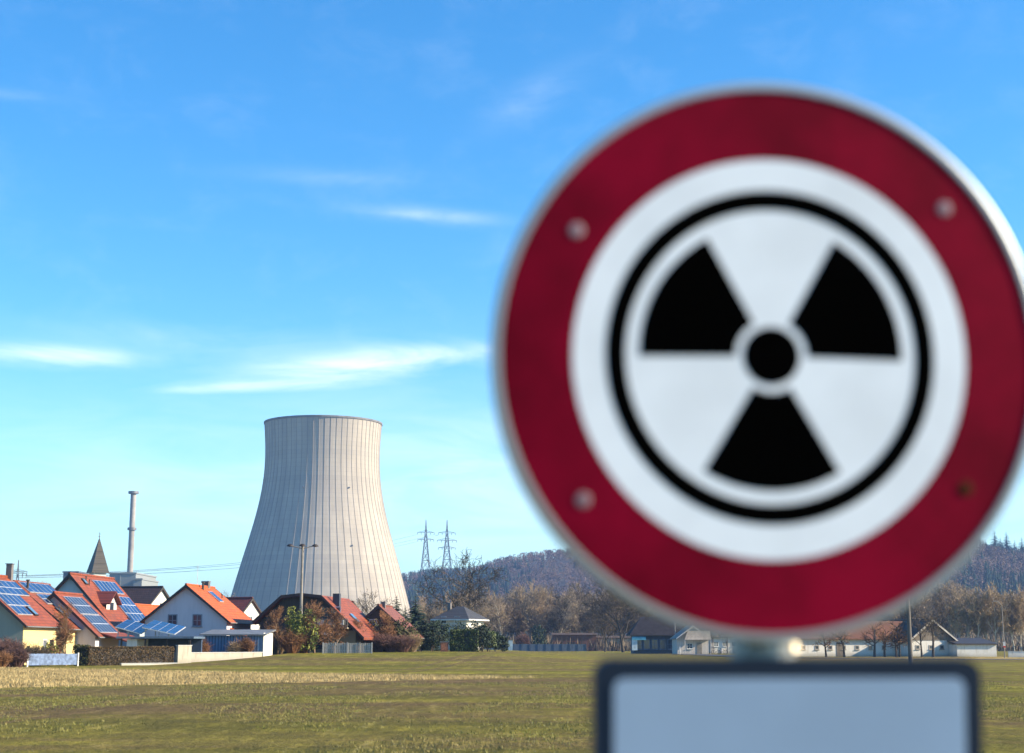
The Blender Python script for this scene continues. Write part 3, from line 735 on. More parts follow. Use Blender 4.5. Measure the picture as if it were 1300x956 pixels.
# long white stable, timber barn and annex on the right
def stable():
    d = 232; x0, x1 = XO(966, d), XO(1158, d); w = x1 - x0
    root = thing('stable', 'long low whitewashed stable with small windows and red brown roof', 'stable', (x0, d - 5, 0), R(12))
    w = w / math.cos(R(12)); h = 2.35
    mb = MB(); mb.box(0, w, 0, 7, -.3, h); mb.build('walls', OLDWHITE, root)
    r = MB(); r.hexa([(-.3, -.5, h + .0), (w + .3, -.5, h + .0), (w + .3, 3.5, 4.9), (-.3, 3.5, 4.9), (-.3, -.5, h + .15), (w + .3, -.5, h + .15), (w + .3, 3.5, 5.05), (-.3, 3.5, 5.05)])
    r.hexa([(-.3, 3.502, 4.9), (w + .3, 3.502, 4.9), (w + .3, 7.5, h), (-.3, 7.5, h), (-.3, 3.502, 5.05), (w + .3, 3.502, 5.05), (w + .3, 7.5, h + .15), (-.3, 7.5, h + .15)])
    r.build('roof', STABLE_ROOF, root)
    for x in np.arange(1.4, w - 1, 2.05): window(root, float(x), 1.25, .62, .6, bars=False, frame=mat('old_frame', (.30, .27, .24), .7))
    dd = MB(); dd.box(w * .47, w * .47 + 1.2, -.05, -.002, 0, 1.95); dd.build('door', GREYTIMBER, root)
STABLE_ROOF = plank_mat('red_brown_sheet_roof', (.15, .055, .03), (.10, .045, .028), .3)
stable()
def barn():
    d = 228
    h = House('barn', 'old barn with grey timber gable above a white base wall', (1184, 786), d, 14, 4.0, 14, 3.15, OLDWHITE, mat('dark_old_roof', (.075, .055, .045), .9), over=.5, gov=.5, trim=mat('pale_barge', (.45, .42, .38), .8), cat='barn', upper=(GREYTIMBER, 2.25))
    for x in (-2.3, -.2, 1.5, ): window(h.root, x, 1.3, .65, .6, bars=False, frame=MATS['old_frame'])
    v = MB(); v.box(-.35, .35, -.09, -.052, 3.4, 4.2); v.build('hatch', TIMBER, h.root)
barn()
def annex():
    d = 226; x0, x1 = XO(1214, d), XO(1266, d); w = x1 - x0
    root = thing('annex', 'low stained white annex with flat dark roof right of the timber barn', 'annex', (x0, d, 0), R(6))
    mb = MB(); mb.box(0, w, 0, 6, -.3, 1.65); mb.build('walls', OLDWHITE, root)
    mb = MB(); mb.hexa([(-.2, -.3, 1.653), (w + .2, -.3, 1.653), (w + .2, 6, 2.5), (-.2, 6, 2.5), (-.2, -.3, 1.8), (w + .2, -.3, 1.8), (w + .2, 6, 2.62), (-.2, 6, 2.62)]); mb.build('roof', DARKTRIM, root)
annex()
low_wall('garden_wall', 'low pale wall at the far right edge behind the road sign', 1280, 1345, 215, .75, OLDWHITE)

# ------------------------------------------------------------------ bicycles
def bicycle(col, label):
    m = mat('bike_' + col[0], col[1], .4, .2); tyre = mat('tyre_rubber', (.03, .03, .03), .8)
    root = thing('bicycle', label, 'bicycle', group='bicycles parked by the cabin')
    for x in (-.53, .53):
        w = MB(); n = 20
        for k in range(n):
            a, b_ = 2 * math.pi * k / n, 2 * math.pi * (k + 1) / n
            w.seg((x + .34 * math.cos(a), 0, .35 + .34 * math.sin(a)), (x + .34 * math.cos(b_), 0, .35 + .34 * math.sin(b_)), .024, .024, 5, cap=False)
        for k in range(8):
            a = math.pi * 2 * k / 8; w.seg((x, 0, .35), (x + .33 * math.cos(a), 0, .35 + .33 * math.sin(a)), .004, .004, 3)
        w.build('wheel', tyre, root)
    f = MB(); Pn = {'r': (-.53, 0, .35), 'b': (-.05, 0, .30), 's': (-.2, 0, .82), 'h': (.38, 0, .85), 'f': (.53, 0, .35)}
    for a, b_ in (('r', 'b'), ('r', 's'), ('b', 's'), ('s', 'h'), ('b', 'h'), ('h', 'f')): f.seg(Pn[a], Pn[b_], .022, .022, 6)
    f.build('frame', m, root)
    s = MB(); s.seg((-.2, 0, .82), (-.22, 0, .93), .014, .014, 5); s.hexa([(-.36, -.08, .93), (-.1, -.03, .93), (-.1, .03, .93), (-.36, .08, .93), (-.36, -.08, .99), (-.1, -.03, .98), (-.1, .03, .98), (-.36, .08, .99)]); s.build('saddle', tyre, root)
    hb = MB(); hb.seg((.38, 0, .85), (.36, 0, 1.02), .016, .016, 5); hb.seg((.30, -.28, 1.04), (.36, 0, 1.02), .014, .014, 5); hb.seg((.36, 0, 1.02), (.30, .28, 1.04), .014, .014, 5); hb.build('handlebar', METAL, root)
    return root
for i, (px, c, lb) in enumerate(((909, ('black', (.03, .03, .03)), 'black bicycle nearest to the wooden cabin'), (917, ('red', (.25, .04, .03)), 'reddish bicycle second from the wooden cabin'),
                           (925, ('grey', (.2, .2, .2)), 'grey bicycle in the middle of the parked row'), (932, ('navy', (.03, .06, .16)), 'navy blue bicycle second from the right end'),
                           (938, ('blue', (.05, .09, .22)), 'blue bicycle at the right end of the row'))):
    o = bicycle(c, lb); o.location = (XO(px, 284, .5), 284 + (i % 2) * .5, G(35, 284)); o.rotation_euler = (R((-6, 5, -4, 7, -5)[i]), 0, R((20, -15, 160, 30, -30)[i]))

# ------------------------------------------------------------------ poles
def triple_lamp():
    d = 159.5; X = XO(382.5, d, 6); g = G(X, d); H = ZO(693, d) - g
    root = thing('street_lamp', 'tall grey lamp post with three lamp heads in front of the cooling tower', 'street lamp', (X, d, g), R(6))
    m = MB(); m.seg((0, 0, -.3), (0, 0, H), .19, .12, 12); m.build('pole', POLEW, root, smooth=False)
    for dx, dy in ((-1.25, 0), (0, -.5), (1.25, 0)):
        a = MB(); a.seg((0, 0, H - .28), (dx * .6, dy * .6, H - .08), .05, .045, 6); a.seg((dx * .6, dy * .6, H - .08), (dx, dy, H + .0), .045, .04, 6)
        arm = a.build('lamp_arm', POLEW, root)
        l = MB(); l.lathe([(0.001, H + .18), (.16, H + .16), (.3, H + .06), (.36, H - .06), (.001, H - .1)], 14, c=(dx, dy)); l.build('lamp_head', DARKTRIM, arm)
triple_lamp()
def plain_pole(name, label, px, d, H, r, cat='pole', m=None, sign=False):
    X = XO(px, d, 1); g = G(X, d); root = thing(name, label, cat, (X, d, g))
    p = MB(); p.seg((0, 0, -.3), (0, 0, H), r, r * .7, 12); p.build('pole', m or POLEW, root)
    return root
q = plain_pole('street_lamp', 'thick grey lamp post rising behind the round sign on the right', 1156, 88, 6.8, .13, 'street lamp', mat('lamp_post_grey', (.11, .10, .095), .8))
mb = MB(); mb.seg((0, 0, 6.7), (-1.0, -.2, 7.1), .05, .04, 8); mb.hexa([(-1.6, -.34, 7.02), (-.9, -.34, 7.02), (-.9, -.06, 7.02), (-1.6, -.06, 7.02), (-1.55, -.3, 7.14), (-.9, -.3, 7.18), (-.9, -.1, 7.18), (-1.55, -.1, 7.14)]); mb.build('lamp_head', METAL, q)
plain_pole('flag_pole', 'thin pale pole in front of the dark roofed pavilion', 857.5, 292, 5.6, .07, m=METAL)
q = plain_pole('street_lamp', 'slim dark lamp post with curved arm beside the road at far right', 1275, 205, 6.6, .07, 'street lamp')
mb = MB(); mb.seg((0, 0, 6.6), (-.5, 0, 7.1), .05, .04, 6); mb.seg((-.5, 0, 7.1), (-1.1, 0, 7.1), .07, .09, 6); mb.build('lamp_head', POLEW, q)
mb = MB(); mb.box(-.16, .16, -.13, -.1, 1.3, 2.0); s_ = mb.build('road_sign_plate', WTRIM, q)
mb = MB(); mb.box(-.16, .16, -.134, -.1305, 1.3, 1.5); mb.build('red_band', mat('sign_red_far', (.5, .03, .03), .5), s_)
for px in (1040, 1062): pass
low = plain_pole('fence_post', 'short white post at the corner of the wooden cabin', 863, 284, 1.3, .09, 'post', WTRIM)

# ------------------------------------------------------------------ church, plant, stack
def church():
    d = 420; cx = XO(124, d, 20); tip = ZO(682, d); ev = ZO(727.5, d); hw = 2.35
    root = thing('church', 'church tower with dark pointed spire and white belfry', 'church', (cx, d, 0), R(33))
    m = MB(); m.box(-hw * .72, hw * .72, -hw * .72, hw * .72, 0, ev + .02); m.build('tower', WHITE, root)
    s = MB(); c = [(-hw, -hw, ev), (hw, -hw, ev), (hw, hw, ev), (-hw, hw, ev)]
    for i in range(4): s.face([c[i], c[(i + 1) % 4], (0, 0, tip)])
    s.face(list(reversed(c))); s.build('spire', tile_mat('spire_shingles', (.065, .056, .044), (.045, .04, .036), (.03, .028, .025), .5, 1.0), root)
    k = MB(); k.seg((0, 0, tip - .2), (0, 0, tip + 1.3), .09, .06, 6); k.seg((-.35, .0, tip + .85), (.35, 0, tip + .85), .05, .05, 6); k.seg((0, 0, tip), (0, 0, tip + .35), .22, .22, 8); k.build('cross', DMETAL, root)
    n = MB(); n.prism([(-5, 0), (5, 0), (5, 9), (0, 14), (-5, 9)], 3, 24); n.build('nave', WHITE, root)
    for x in (-.7, .7):
        o = MB(); o.box(x - .4, x + .4, -hw * .72 - .06, -hw * .72 - .003, ev - 3.6, ev - 1.2); o.build('louvre', DARKTRIM, root)
church()
def block(name, label, pxa, pxb, py, d, dep, m, rot=0):
    x0, x1 = XO(pxa, d, 30), XO(pxb, d, 30); z = ZO(py, d); w = x1 - x0
    root = thing(name, label, 'building', (x0, d, 0), R(rot), 'power plant buildings'); b_ = MB(); b_.box(0, w, 0, dep, 0, z); o = b_.build('hall', m, root)
    j = MB()
    for i in range(1, int(w / 6)): j.box(i * 6 - .15, i * 6 + .15, -.25, -.0, 0, z)
    j.build('facade_ribs', m, root)
    p = MB(); p.box(-.4, w + .4, -.4, dep + .4, z + .003, z + .8); p.build('parapet', m, root)
    return root
PLANT = wall_mat('plant_panels', (.26, .29, .31), (.32, .34, .36), .4)
block('plant_building', 'grey rectangular power plant block right of the church spire', 138, 171.5, 728.5, 880, 50, PLANT)
block('plant_building', 'lower pale grey plant block stepping down below the tall stack', 169, 179.5, 736, 872, 40, PLANT)
block('plant_building', 'dark flat topped plant block left of the church spire', 79, 98, 727, 900, 40, mat('dark_plant', (.10, .12, .15), .8, nscale=.05))
def stack():
    d = 1050; X = XO(166, d, 60); zt = ZO(624, d); r = 1.95
    root = thing('chimney_stack', 'tall slender grey exhaust stack rising behind the village roofs', 'chimney', (X, d, 0))
    s = MB(); s.lathe([(r * 1.15, 0), (r, 40), (r * .92, zt)], 24); s.build('shaft', mat('stack_grey', (.30, .29, .28), .8, nscale=.1), root, smooth=True)
    for z, k in ((zt - 1.5, 1.75), (ZO(673, d), 1.5)):
        b_ = MB(); b_.lathe([(r * .9, z), (r * k, z), (r * k, z + 1.6), (r * .9, z + 1.6)], 24); b_.build('platform', DMETAL, root)
stack()

# ------------------------------------------------------------------ cooling tower
def cooling_tower():
    d = 1140.0; cx = XO(405, d, 20)
    pts = []
    for py, half in ((537.5, 74.0), (548, 72.9), (565, 72.3), (590, 72.3), (612, 73.4), (645, 79.8), (673, 86.8), (700, 94.4), (730, 103.0), (757, 110.6)):
        h = ZO(py, d); depth = d * math.cos(PITCH) + (h - CAM_H) * math.sin(PITCH)
        pts.append((h, half * depth / F))
    h0, r0 = pts[-1]; h1, r1 = pts[-2]; sl = (r0 - r1) / (h0 - h1)
    pts.append((12.0, r0 + sl * (12 - h0)))
    pts.sort()
    hs = np.array([p[0] for p in pts]); rs = np.array([p[1] for p in pts])
    co_ = np.polyfit((hs - 80) / 80, rs, 5)
    top = hs.max(); Z = np.linspace(12, top, 48)
    Rr = np.polyval(co_, (Z - 80) / 80)
    root = thing('cooling_tower', 'huge ribbed concrete cooling tower rising behind the village', 'cooling tower', (cx, d, 0))
    NR = 64; prof = []                      # ribbed outline: 60 meridian ribs
    for k in range(NR):
        a = 2 * math.pi * k / NR; st = 2 * math.pi / NR
        prof += [(a + st * .0, 0), (a + st * .44, 0), (a + st * .455, 1), (a + st * .545, 1), (a + st * .56, 0)]
    n = len(prof); V = []; Fa = []
    for z, r in zip(Z, Rr):
        for a, b_ in prof:
            q = r + (.20 if b_ else 0); V.append((q * math.cos(a), q * math.sin(a), z))
    for j in range(len(Z) - 1):
        for k in range(n):
            k2 = (k + 1) % n; Fa.append((j * n + k, j * n + k2, (j + 1) * n + k2, (j + 1) * n + k))
    # inner wall and rim
    off = len(V)
    for z, r in zip(Z, Rr):
        for a, b_ in prof: q = r - 1.0; V.append((q * math.cos(a), q * math.sin(a), z))
    for j in range(len(Z) - 1):
        for k in range(n):
            k2 = (k + 1) % n; Fa.append((off + j * n + k2, off + j * n + k, off + (j + 1) * n + k, off + (j + 1) * n + k2))
    j = len(Z) - 1
    for k in range(n):
        k2 = (k + 1) % n
        Fa.append((j * n + k, j * n + k2, off + j * n + k2, off + j * n + k)); Fa.append((k2, k, off + k, off + k2))
    me = bpy.data.meshes.new('shell'); me.from_pydata(V, [], Fa)
    m, t, b = new_mat('tower_concrete')
    pos = t.node('ShaderNodeTexCoord').outputs['Object']; x, y, z = t.xyz(pos)
    n1 = t.noise(t.scale(pos, 1, 1, .12), .12, 5, .65); n2 = t.noise(pos, .03, 4, .6)
    lift = t.math('FRACT', t.math('DIVIDE', z, 3.1)); line = t.ramp(t.math('ABSOLUTE', t.math('SUBTRACT', lift, .5)), .40, .5)
    cell = t.node('ShaderNodeTexWhiteNoise', noise_dimensions='1D'); t.put(cell.inputs['W'], t.math('FLOOR', t.math('DIVIDE', z, 3.1)))
    c = t.mix(t.ramp(n1, .3, .7), (.32, .29, .25), (.43, .39, .335))
    c = t.mix(t.math('MULTIPLY', t.ramp(n2, .35, .7), .45), c, (.29, .265, .24))
    c = t.mix(t.math('MULTIPLY', cell.outputs[0], .28), c, (.25, .235, .215))
    c = t.mix(t.math('MULTIPLY', line, .24), c, (.19, .175, .16))
    # rain-washed streaks under the rim
    stz = t.math('MULTIPLY', t.ramp(z, top - 22, top), t.ramp(t.noise(t.scale(pos, 1, 1, .05), .5, 4, .7), .5, .75))
    c = t.mix(t.math('MULTIPLY', stz, .45), c, (.24, .23, .22))
    ang = t.math('FRACT', t.math('ADD', t.math('MULTIPLY', t.math('ARCTAN2', y, x), NR / (2 * math.pi)), 2.0))
    rib = t.ramp(t.math('ABSOLUTE', t.math('SUBTRACT', ang, .5)), .075, .045)
    c = t.mix(t.math('MULTIPLY', rib, .38), c, (.12, .11, .10))        # shadow lines of the ribs painted dark onto the rib faces
    t.put(b.inputs['Base Color'], c); b.inputs['Roughness'].default_value = .9; b.inputs['Specular IOR Level'].default_value = .2
    me.materials.append(m); link_mesh('shell', me, root)
    rim = MB(); rt = float(Rr[-1]); rim.lathe([(rt - 1.2, top - 1.6), (rt + .5, top - 1.2), (rt + .5, top + .1), (rt - 1.2, top + .1), (rt - 1.2, top - 1.6)], 120); rim.build('rim', mat('rim_concrete', (.17, .165, .16), .9, nscale=.2), root)
    rb = float(Rr[0]); lg = MB()
    for k in range(48):
        a = 2 * math.pi * k / 48
        for s_ in (-1, 1):
            a2 = a + s_ * math.pi / 48; lg.seg(((rb + 4.5) * math.cos(a2), (rb + 4.5) * math.sin(a2), -.5), (rb * math.cos(a), rb * math.sin(a), 12.3), .6, .6, 6)
    o = lg.build('support_columns', CONC, root); o['kind'] = 'stuff'
    # inspection lamps on the shell
    for (px, py) in ((441, 615), (446.5, 694), (383, 614)):
        h = ZO(py, d - 50); i = int(np.argmin(abs(Z - h))); r = float(Rr[i]) + 1
        xx = XO(px, d - 50, h) - cx; xx = max(-r * .99, min(r * .99, xx)); yy = -math.sqrt(r * r - xx * xx)
        l = MB(); l.seg((xx, yy + 1, float(Z[i])), (xx, yy - .1, float(Z[i])), .6, .5, 8); l.build('warning_lamp', DMETAL, root)
cooling_tower()

# ------------------------------------------------------------------ pylons and lines
def pylon(label, px, d, base_z, py_top, arms, base_half=4.5, group=None):
    X = XO(px, d, 80); H = ZO(py_top, d) - base_z
    root = thing('electricity_pylon', label, 'pylon', (X, d, base_z), R(12), group)
    m = MB(); rad = .21 * d / 1000 + .06
    lv = [0, .16, .32, .46, .58, .68, .77, .85, .92, 1.0]
    def hw(t): return base_half * (1 - t) ** 1.25 * .95 + .35 * (1 - t) + .05
    for a, b_ in zip(lv[:-1], lv[1:]):
        A_ = [(sx * hw(a), sy * hw(a), a * H) for sx, sy in ((-1, -1), (1, -1), (1, 1), (-1, 1))]
        B_ = [(sx * hw(b_), sy * hw(b_), b_ * H) for sx, sy in ((-1, -1), (1, -1), (1, 1), (-1, 1))]
        for i in range(4):
            j = (i + 1) % 4
            m.seg(A_[i], B_[i], rad, rad * .9, 4, cap=False); m.seg(A_[i], B_[j], rad * .55, rad * .55, 3, cap=False); m.seg(A_[j], B_[i], rad * .55, rad * .55, 3, cap=False); m.seg(B_[i], B_[j], rad * .5, rad * .5, 3, cap=False)
    m.build('lattice_mast', DMETAL, root)
    ends = []
    for (py, w) in arms:
        z = ZO(py, d) - base_z; t = z / H; c = MB(); h_ = hw(t)
        for s_ in (-1, 1):
            for sy in (-1, 1):
                c.seg((s_ * h_, sy * h_, z), (s_ * w, 0, z), rad * .8, rad * .6, 4); c.seg((0, 0, z + w * .22), (s_ * w, 0, z), rad * .7, rad * .5, 4)
            for q in (.55, .98): c.seg((s_ * w * q, 0, z), (s_ * w * q, 0, z - 2.6), rad * .8, rad * .8, 4)
            ends.append(Matrix.Rotation(R(12), 4, 'Z') @ Vector((s_ * w, 0, z - 2.6)) + Vector((X, d, base_z)))
        c.build('cross_arm', DMETAL, root)
    return ends

# ridge silhouette of the far hill: photo x -> (ridge distance, skyline y of the bare slope)
def hill_h(X, Y):
    r = math.hypot(X, Y); px = 650 + F * (X / max(1, Y)) * 1.018 if Y > 0 else 0
    kx = [-400, 250, 400, 470, 540, 600, 640, 700, 760, 850, 950, 1060, 1160, 1230, 1270, 1300, 1400, 1700, 2300]
    ky = [818, 818, 780, 745, 731, 728, 716, 706, 702, 696, 690, 684, 684, 693, 704, 708, 714, 745, 790]
    kd = [2000, 2000, 2000, 2000, 1980, 1950, 1900, 1850, 1800, 1700, 1620, 1560, 1500, 1470, 1450, 1440, 1420, 1400, 1400]
    sy = np.interp(px, kx, ky); Dr = np.interp(px, kx, kd)
    Hr = (818 - sy) * Dr / 2074 + CAM_H * (sy < 817)
    foot = Dr * .56
    if Y < foot: return 0.0
    t = min(1.0, (Y - foot) / (Dr - foot)); h = Hr * (t * t * (3 - 2 * t) * .5 + t * .5)
    if Y > Dr: h = Hr * (1 - .55 * sstep(Y, Dr + 60, Dr + 1400))
    h += 3.2 * mnoise.noise(Vector((X * .006, Y * .006, 1))) * min(1, t * 3)
    return max(h, 0)
def build_hill():
    xs = np.arange(-700, 2300, 24.0); ys = np.concatenate([np.arange(760, 2200, 14.0), np.arange(2200, 4200, 60.0)]); n = len(xs)
    V = [(x, y, hill_h(x, y) - .6) for y in ys for x in xs]
    Fa = [(j * n + i, j * n + i + 1, (j + 1) * n + i + 1, (j + 1) * n + i) for j in range(len(ys) - 1) for i in range(n - 1)]
    me = bpy.data.meshes.new('hill'); me.from_pydata(V, [], Fa); me.polygons.foreach_set('use_smooth', [True] * len(Fa))
    me.materials.append(mat('forest_floor', (.085, .065, .048), .95, nscale=.02, space='w')); o = link_mesh('hill', me); o['kind'] = 'structure'
build_hill()

# forest on the hill (uncountable wood, one object)
def forest():
    rng = np.random.default_rng(11)
    def dec(seed):        # bare deciduous: trunk + a rounded mass of upright twig blades
        r = np.random.default_rng(seed); T = []
        H = 15.0
        T.append([(-.06, 0, 0), (.06, 0, 0), (0, .05, H * .6)])
        for _ in range(70):
            u = r.normal(size=3); u /= np.linalg.norm(u); q = r.uniform(.45, 1.0) ** .6; u[2] = u[2] if u[2] > -.5 else -u[2]
            c = np.array([u[0] * 3.6 * q, u[1] * 3.6 * q, H * .62 + u[2] * H * .36 * q]); a = r.normal(size=3); a /= np.linalg.norm(a); b_ = np.cross(a, u + r.normal(size=3) * .3); b_ /= max(.1, np.linalg.norm(b_)); w = r.uniform(.5, 1.1)
            T.append([tuple(c - a * w * .5 - b_ * w * .35), tuple(c + a * w * .5 - b_ * w * .35), tuple(c + b_ * w * .8 + u * .6)])
        return np.array(T), 0
    def con(seed):        # spruce: tiers of drooping needle fans
        r = np.random.default_rng(seed); T = []; H = 14.5
        for k in range(11):
            z = H * (.12 + .86 * k / 11); R_ = 3.5 * (1 - k / 11.4) + .15; n = 8
            a0 = r.uniform(0, 6.28)
            for i in range(n):
                a = a0 + 6.283 * i / n + r.normal(0, .12); q = R_ * r.uniform(.65, 1.15); w = .34
                T.append([(0, 0, z + H * .13), (q * math.cos(a - w), q * math.sin(a - w), z - R_ * .25), (q * math.cos(a + w), q * math.sin(a + w), z - R_ * .15)])
        return np.array(T), 1
    protos = [dec(s) for s in range(5)] + [con(s + 20) for s in range(3)]
    Vs = []; mats_i = []; cnt = 0
    for _ in range(60000):
        if cnt >= 9000: break
        px = rng.uniform(440, 1420); t = rng.uniform(0, 1)
        Dr = np.interp(px, [440, 640, 950, 1200, 1420], [2000, 1900, 1620, 1480, 1420])
        Y = Dr * (.60 + .47 * t); X = (px - 650) * Y * math.cos(PITCH) / F * 1.0
        h = hill_h(X, Y)
        if h < 6: continue
        cn = mnoise.noise(Vector((X * .008, Y * .008, 5))) + .15 * rng.normal()
        pcon = .34 + 1.5 * cn + (.25 if t > .93 else 0) + (.45 if px > 1180 and t > .7 else 0) + (.35 if t < .45 else 0)
        V, mi = protos[rng.integers(5, 8)] if rng.uniform() < pcon else protos[rng.integers(0, 5)]
        s = rng.uniform(.70, 1.12) * (.95 if px > 1150 else .9); a = rng.uniform(0, 6.283); c, s_ = math.cos(a), math.sin(a)
        M = np.array([[c, s_, 0], [-s_, c, 0], [0, 0, 1]]) * s
        Vs.append(V @ M + np.array([X, Y, h - 2.6])); mats_i.append(np.full(len(V), mi + (2 if rng.uniform() < .45 and mi == 0 else 0), dtype=np.int32)); cnt += 1
    A_ = np.concatenate(Vs).reshape(-1, 3); nf = len(A_) // 3; mi = np.concatenate(mats_i)
    me = bpy.data.meshes.new('forest'); me.vertices.add(len(A_)); me.vertices.foreach_set('co', A_.ravel())
    me.loops.add(nf * 3); me.loops.foreach_set('vertex_index', np.arange(nf * 3, dtype=np.int32))
    me.polygons.add(nf); me.polygons.foreach_set('loop_start', np.arange(0, nf * 3, 3, dtype=np.int32)); me.polygons.foreach_set('loop_total', np.full(nf, 3, dtype=np.int32))
    for m in (mat('forest_twigs', (.125, .078, .066), .9, var=.35, nscale=.02, space='w'), mat('forest_needles', (.026, .056, .038), .9, var=.4, nscale=.03, space='w'), mat('forest_twigs_pale', (.19, .125, .10), .9, var=.3, nscale=.03, space='w')): me.materials.append(m)
    me.polygons.foreach_set('material_index', mi); me.update(); me.validate()
    tag(link_mesh('forest', me), 'mixed winter woodland covering the far hillside', 'forest', kind='stuff')
forest()

zb = hill_h(XO(540, 2030, 90), 2030) - 2
e1 = pylon('lattice pylon with two cross arms, the left of two on the hill', 540, 2030, zb, 660, ((676, 11), (685, 10.5)), 6.5)
zb = hill_h(XO(567, 1990, 90), 1990) - 2
e2 = pylon('lattice pylon with three cross arms, the right of two on the hill', 567, 1990, zb, 660, ((676.5, 11), (686, 12.5), (695.5, 11)), 6.5)
e3 = pylon('distant lattice pylon above the roofs at far left edge', 28, 880, 0, 711, ((725.5, 4.9), (728, 4.5)), 3.0)
def cable(label, a, b_, sag, r=.1):
    a = Vector(a); b_ = Vector(b_); mb = MB(); n = 24; prev = None
    for i in range(n + 1):
        t = i / n; p = a.lerp(b_, t); p.z -= 4 * sag * t * (1 - t)
        if prev is not None: mb.seg(prev, p, r, r, 5, cap=False)
        prev = p
    o = mb.build('power_line', WIRE); tag(o, label, 'power line', 'overhead power lines')
for k_, w_ in ((0, 'upper left arm'), (1, 'upper right arm'), (2, 'lower left arm')):
    cable('power line from the far left pylon to the hill pylons, ' + w_, e3[k_], e1[k_], 9, .13)
cable('power line between the two hill pylons', e1[1], e2[0], 1, .16)

# ------------------------------------------------------------------ trees
def bare_tree(seed, H, spread, trunk_r, levels=5, split=.3, up=.55, twig=.02, n_child=(3, 5), mk=(BARK, TW_TAN), limb=.72, lean=0.0, leader=True):
    rnd = random.Random(seed); T = MB(); C = MB()
    def grow(p, d, ln, r, lv):
        n = 3 if lv < 2 else 2; q = p.copy(); dd = d.copy(); rr = r; pts_ = [(q.copy(), rr, dd.copy())]
        for i in range(n):
            wob = .10 + .07 * lv
            dd = (dd + Vector((rnd.gauss(0, wob), rnd.gauss(0, wob), rnd.gauss(0, wob * .6) + .05 * up))).normalized()
            q2 = q + dd * (ln / n); r2 = rr * (.80 if n == 3 else .70)
            (T if lv < 3 else C).seg(q, q2, max(rr, twig * .5), max(r2, twig * .42), 6 if lv < 2 else (4 if lv < 3 else 3), cap=False)
            q, rr = q2, r2; pts_.append((q.copy(), rr, dd.copy()))
        if lv >= levels: return
        k = rnd.randint(*n_child) + (2 if lv == 0 else 0)
        for j in range(k):
            t = (j + 1) / k; t = t * .75 + .25 if lv > 0 else split + (1 - split) * t
            idx = min(n, max(1, int(round(t * n)))); a = pts_[idx - 1][0].lerp(pts_[idx][0], min(1, max(0, t * n - (idx - 1)))); r0 = pts_[idx][1]; bd = pts_[idx][2]
            o = bd.orthogonal().normalized(); o.rotate(Matrix.Rotation(rnd.uniform(0, 6.283), 3, bd).to_quaternion())
            ang = rnd.uniform(.45, .95) * (spread if lv == 0 else 1) * (1.0 - .35 * (t if lv == 0 else 0))
            nd = (bd * math.cos(ang) + o * math.sin(ang)); nd.z += up * .25 * (1 if lv > 0 else .3); nd.normalize()
            grow(a, nd, ln * rnd.uniform(.55, .80) * (.95 if lv else limb), r0 * rnd.uniform(.5, .7), lv + 1)
        if leader and lv < levels: grow(q, dd, ln * .62, rr * .9, lv + 1)
    grow(Vector((0, 0, -.2)), Vector((lean, 0, 1)).normalized(), H * .5, trunk_r, 0)
    zmax = max(v[2] for v in C.v); k = H / zmax
    for B in (T, C): B.v = [(x * k, y * k, z * k) for x, y, z in B.v]
    return T.mesh('trunk', mk[0]), C.mesh('crown', mk[1])
def put_tree(meshes, label, x, y, s=1.0, rz=0.0, name='bare_tree', cat='tree', group=None, z=None, sc3=None):
    root = thing(name, label, cat, (x, y, G(x, y) if z is None else z), rz, group)
    root.scale = sc3 if sc3 else (s, s, s)
    for nm, me in zip(('trunk', 'crown'), meshes): link_mesh(nm, me, root)
    return root
BT = [bare_tree(100 + i, 16, .8 if i % 2 else .65, .17 + .03 * (i % 3), 4, .30, .8, .075, (4, 5), (BARKP if i in (1, 4) else BARK, (TW_TAN, TW_GREY, TW_TAN, TW_GREY, TW_TAN, TW_DARK)[i])) for i in range(6)]
OAK = [bare_tree(1, 20, 1.1, .52, 5, .35, .45, .085, (3, 5), (BARKD, TW_DARK), leader=False, limb=1.15), bare_tree(3, 20, .95, .52, 5, .40, .6, .08, (4, 5), (BARKD, TW_DARK), leader=False, limb=1.3)]
BARN_T = bare_tree(222, 20, 1.3, .5, 4, .42, .5, .10, (3, 4), (BARKD, TW_DARK))
rnd = random.Random(5)
put_tree(OAK[0], 'largest lone bare tree with spreading crown behind the slate roofed house', XO(594, 300), 300, .98, .6, sc3=(1.05, 1.05, .98))
put_tree(OAK[1], 'broad bare oak beside the dark roofed pavilion, partly behind the sign', XO(791, 345), 345, .95, 2.0, sc3=(1.0, 1.0, .95))
put_tree(BARN_T, 'bare spreading tree in front of the timber barn on the right', XO(1183, 218), 218, .44, 1.0, sc3=(.46, .46, .44))
put_tree(BARN_T, 'smaller bare tree just left of the timber barn tree', XO(1169, 221), 221, .36, 3.0)
put_tree(OAK[1], 'bare tree between the brown shed and the oak', XO(768, 372), 372, .62, 4.0)
zones = [(596, 632, 'behind the conifers right of the lone tree'), (632, 700, 'behind the left half of the dark blue fence'), (700, 760, 'behind the long red brown shed'),
         (760, 830, 'behind the big oak and pavilion'), (830, 1000, 'behind the cabin and round sign'), (1000, 1160, 'behind the long white stable'), (1160, 1232, 'behind the timber barn'), (1232, 1300, 'behind the low annex at far right')]
kinds = ['tall pale trunked bare tree', 'slender tan twigged bare tree', 'grey bare tree with fine twigs']
n = 0
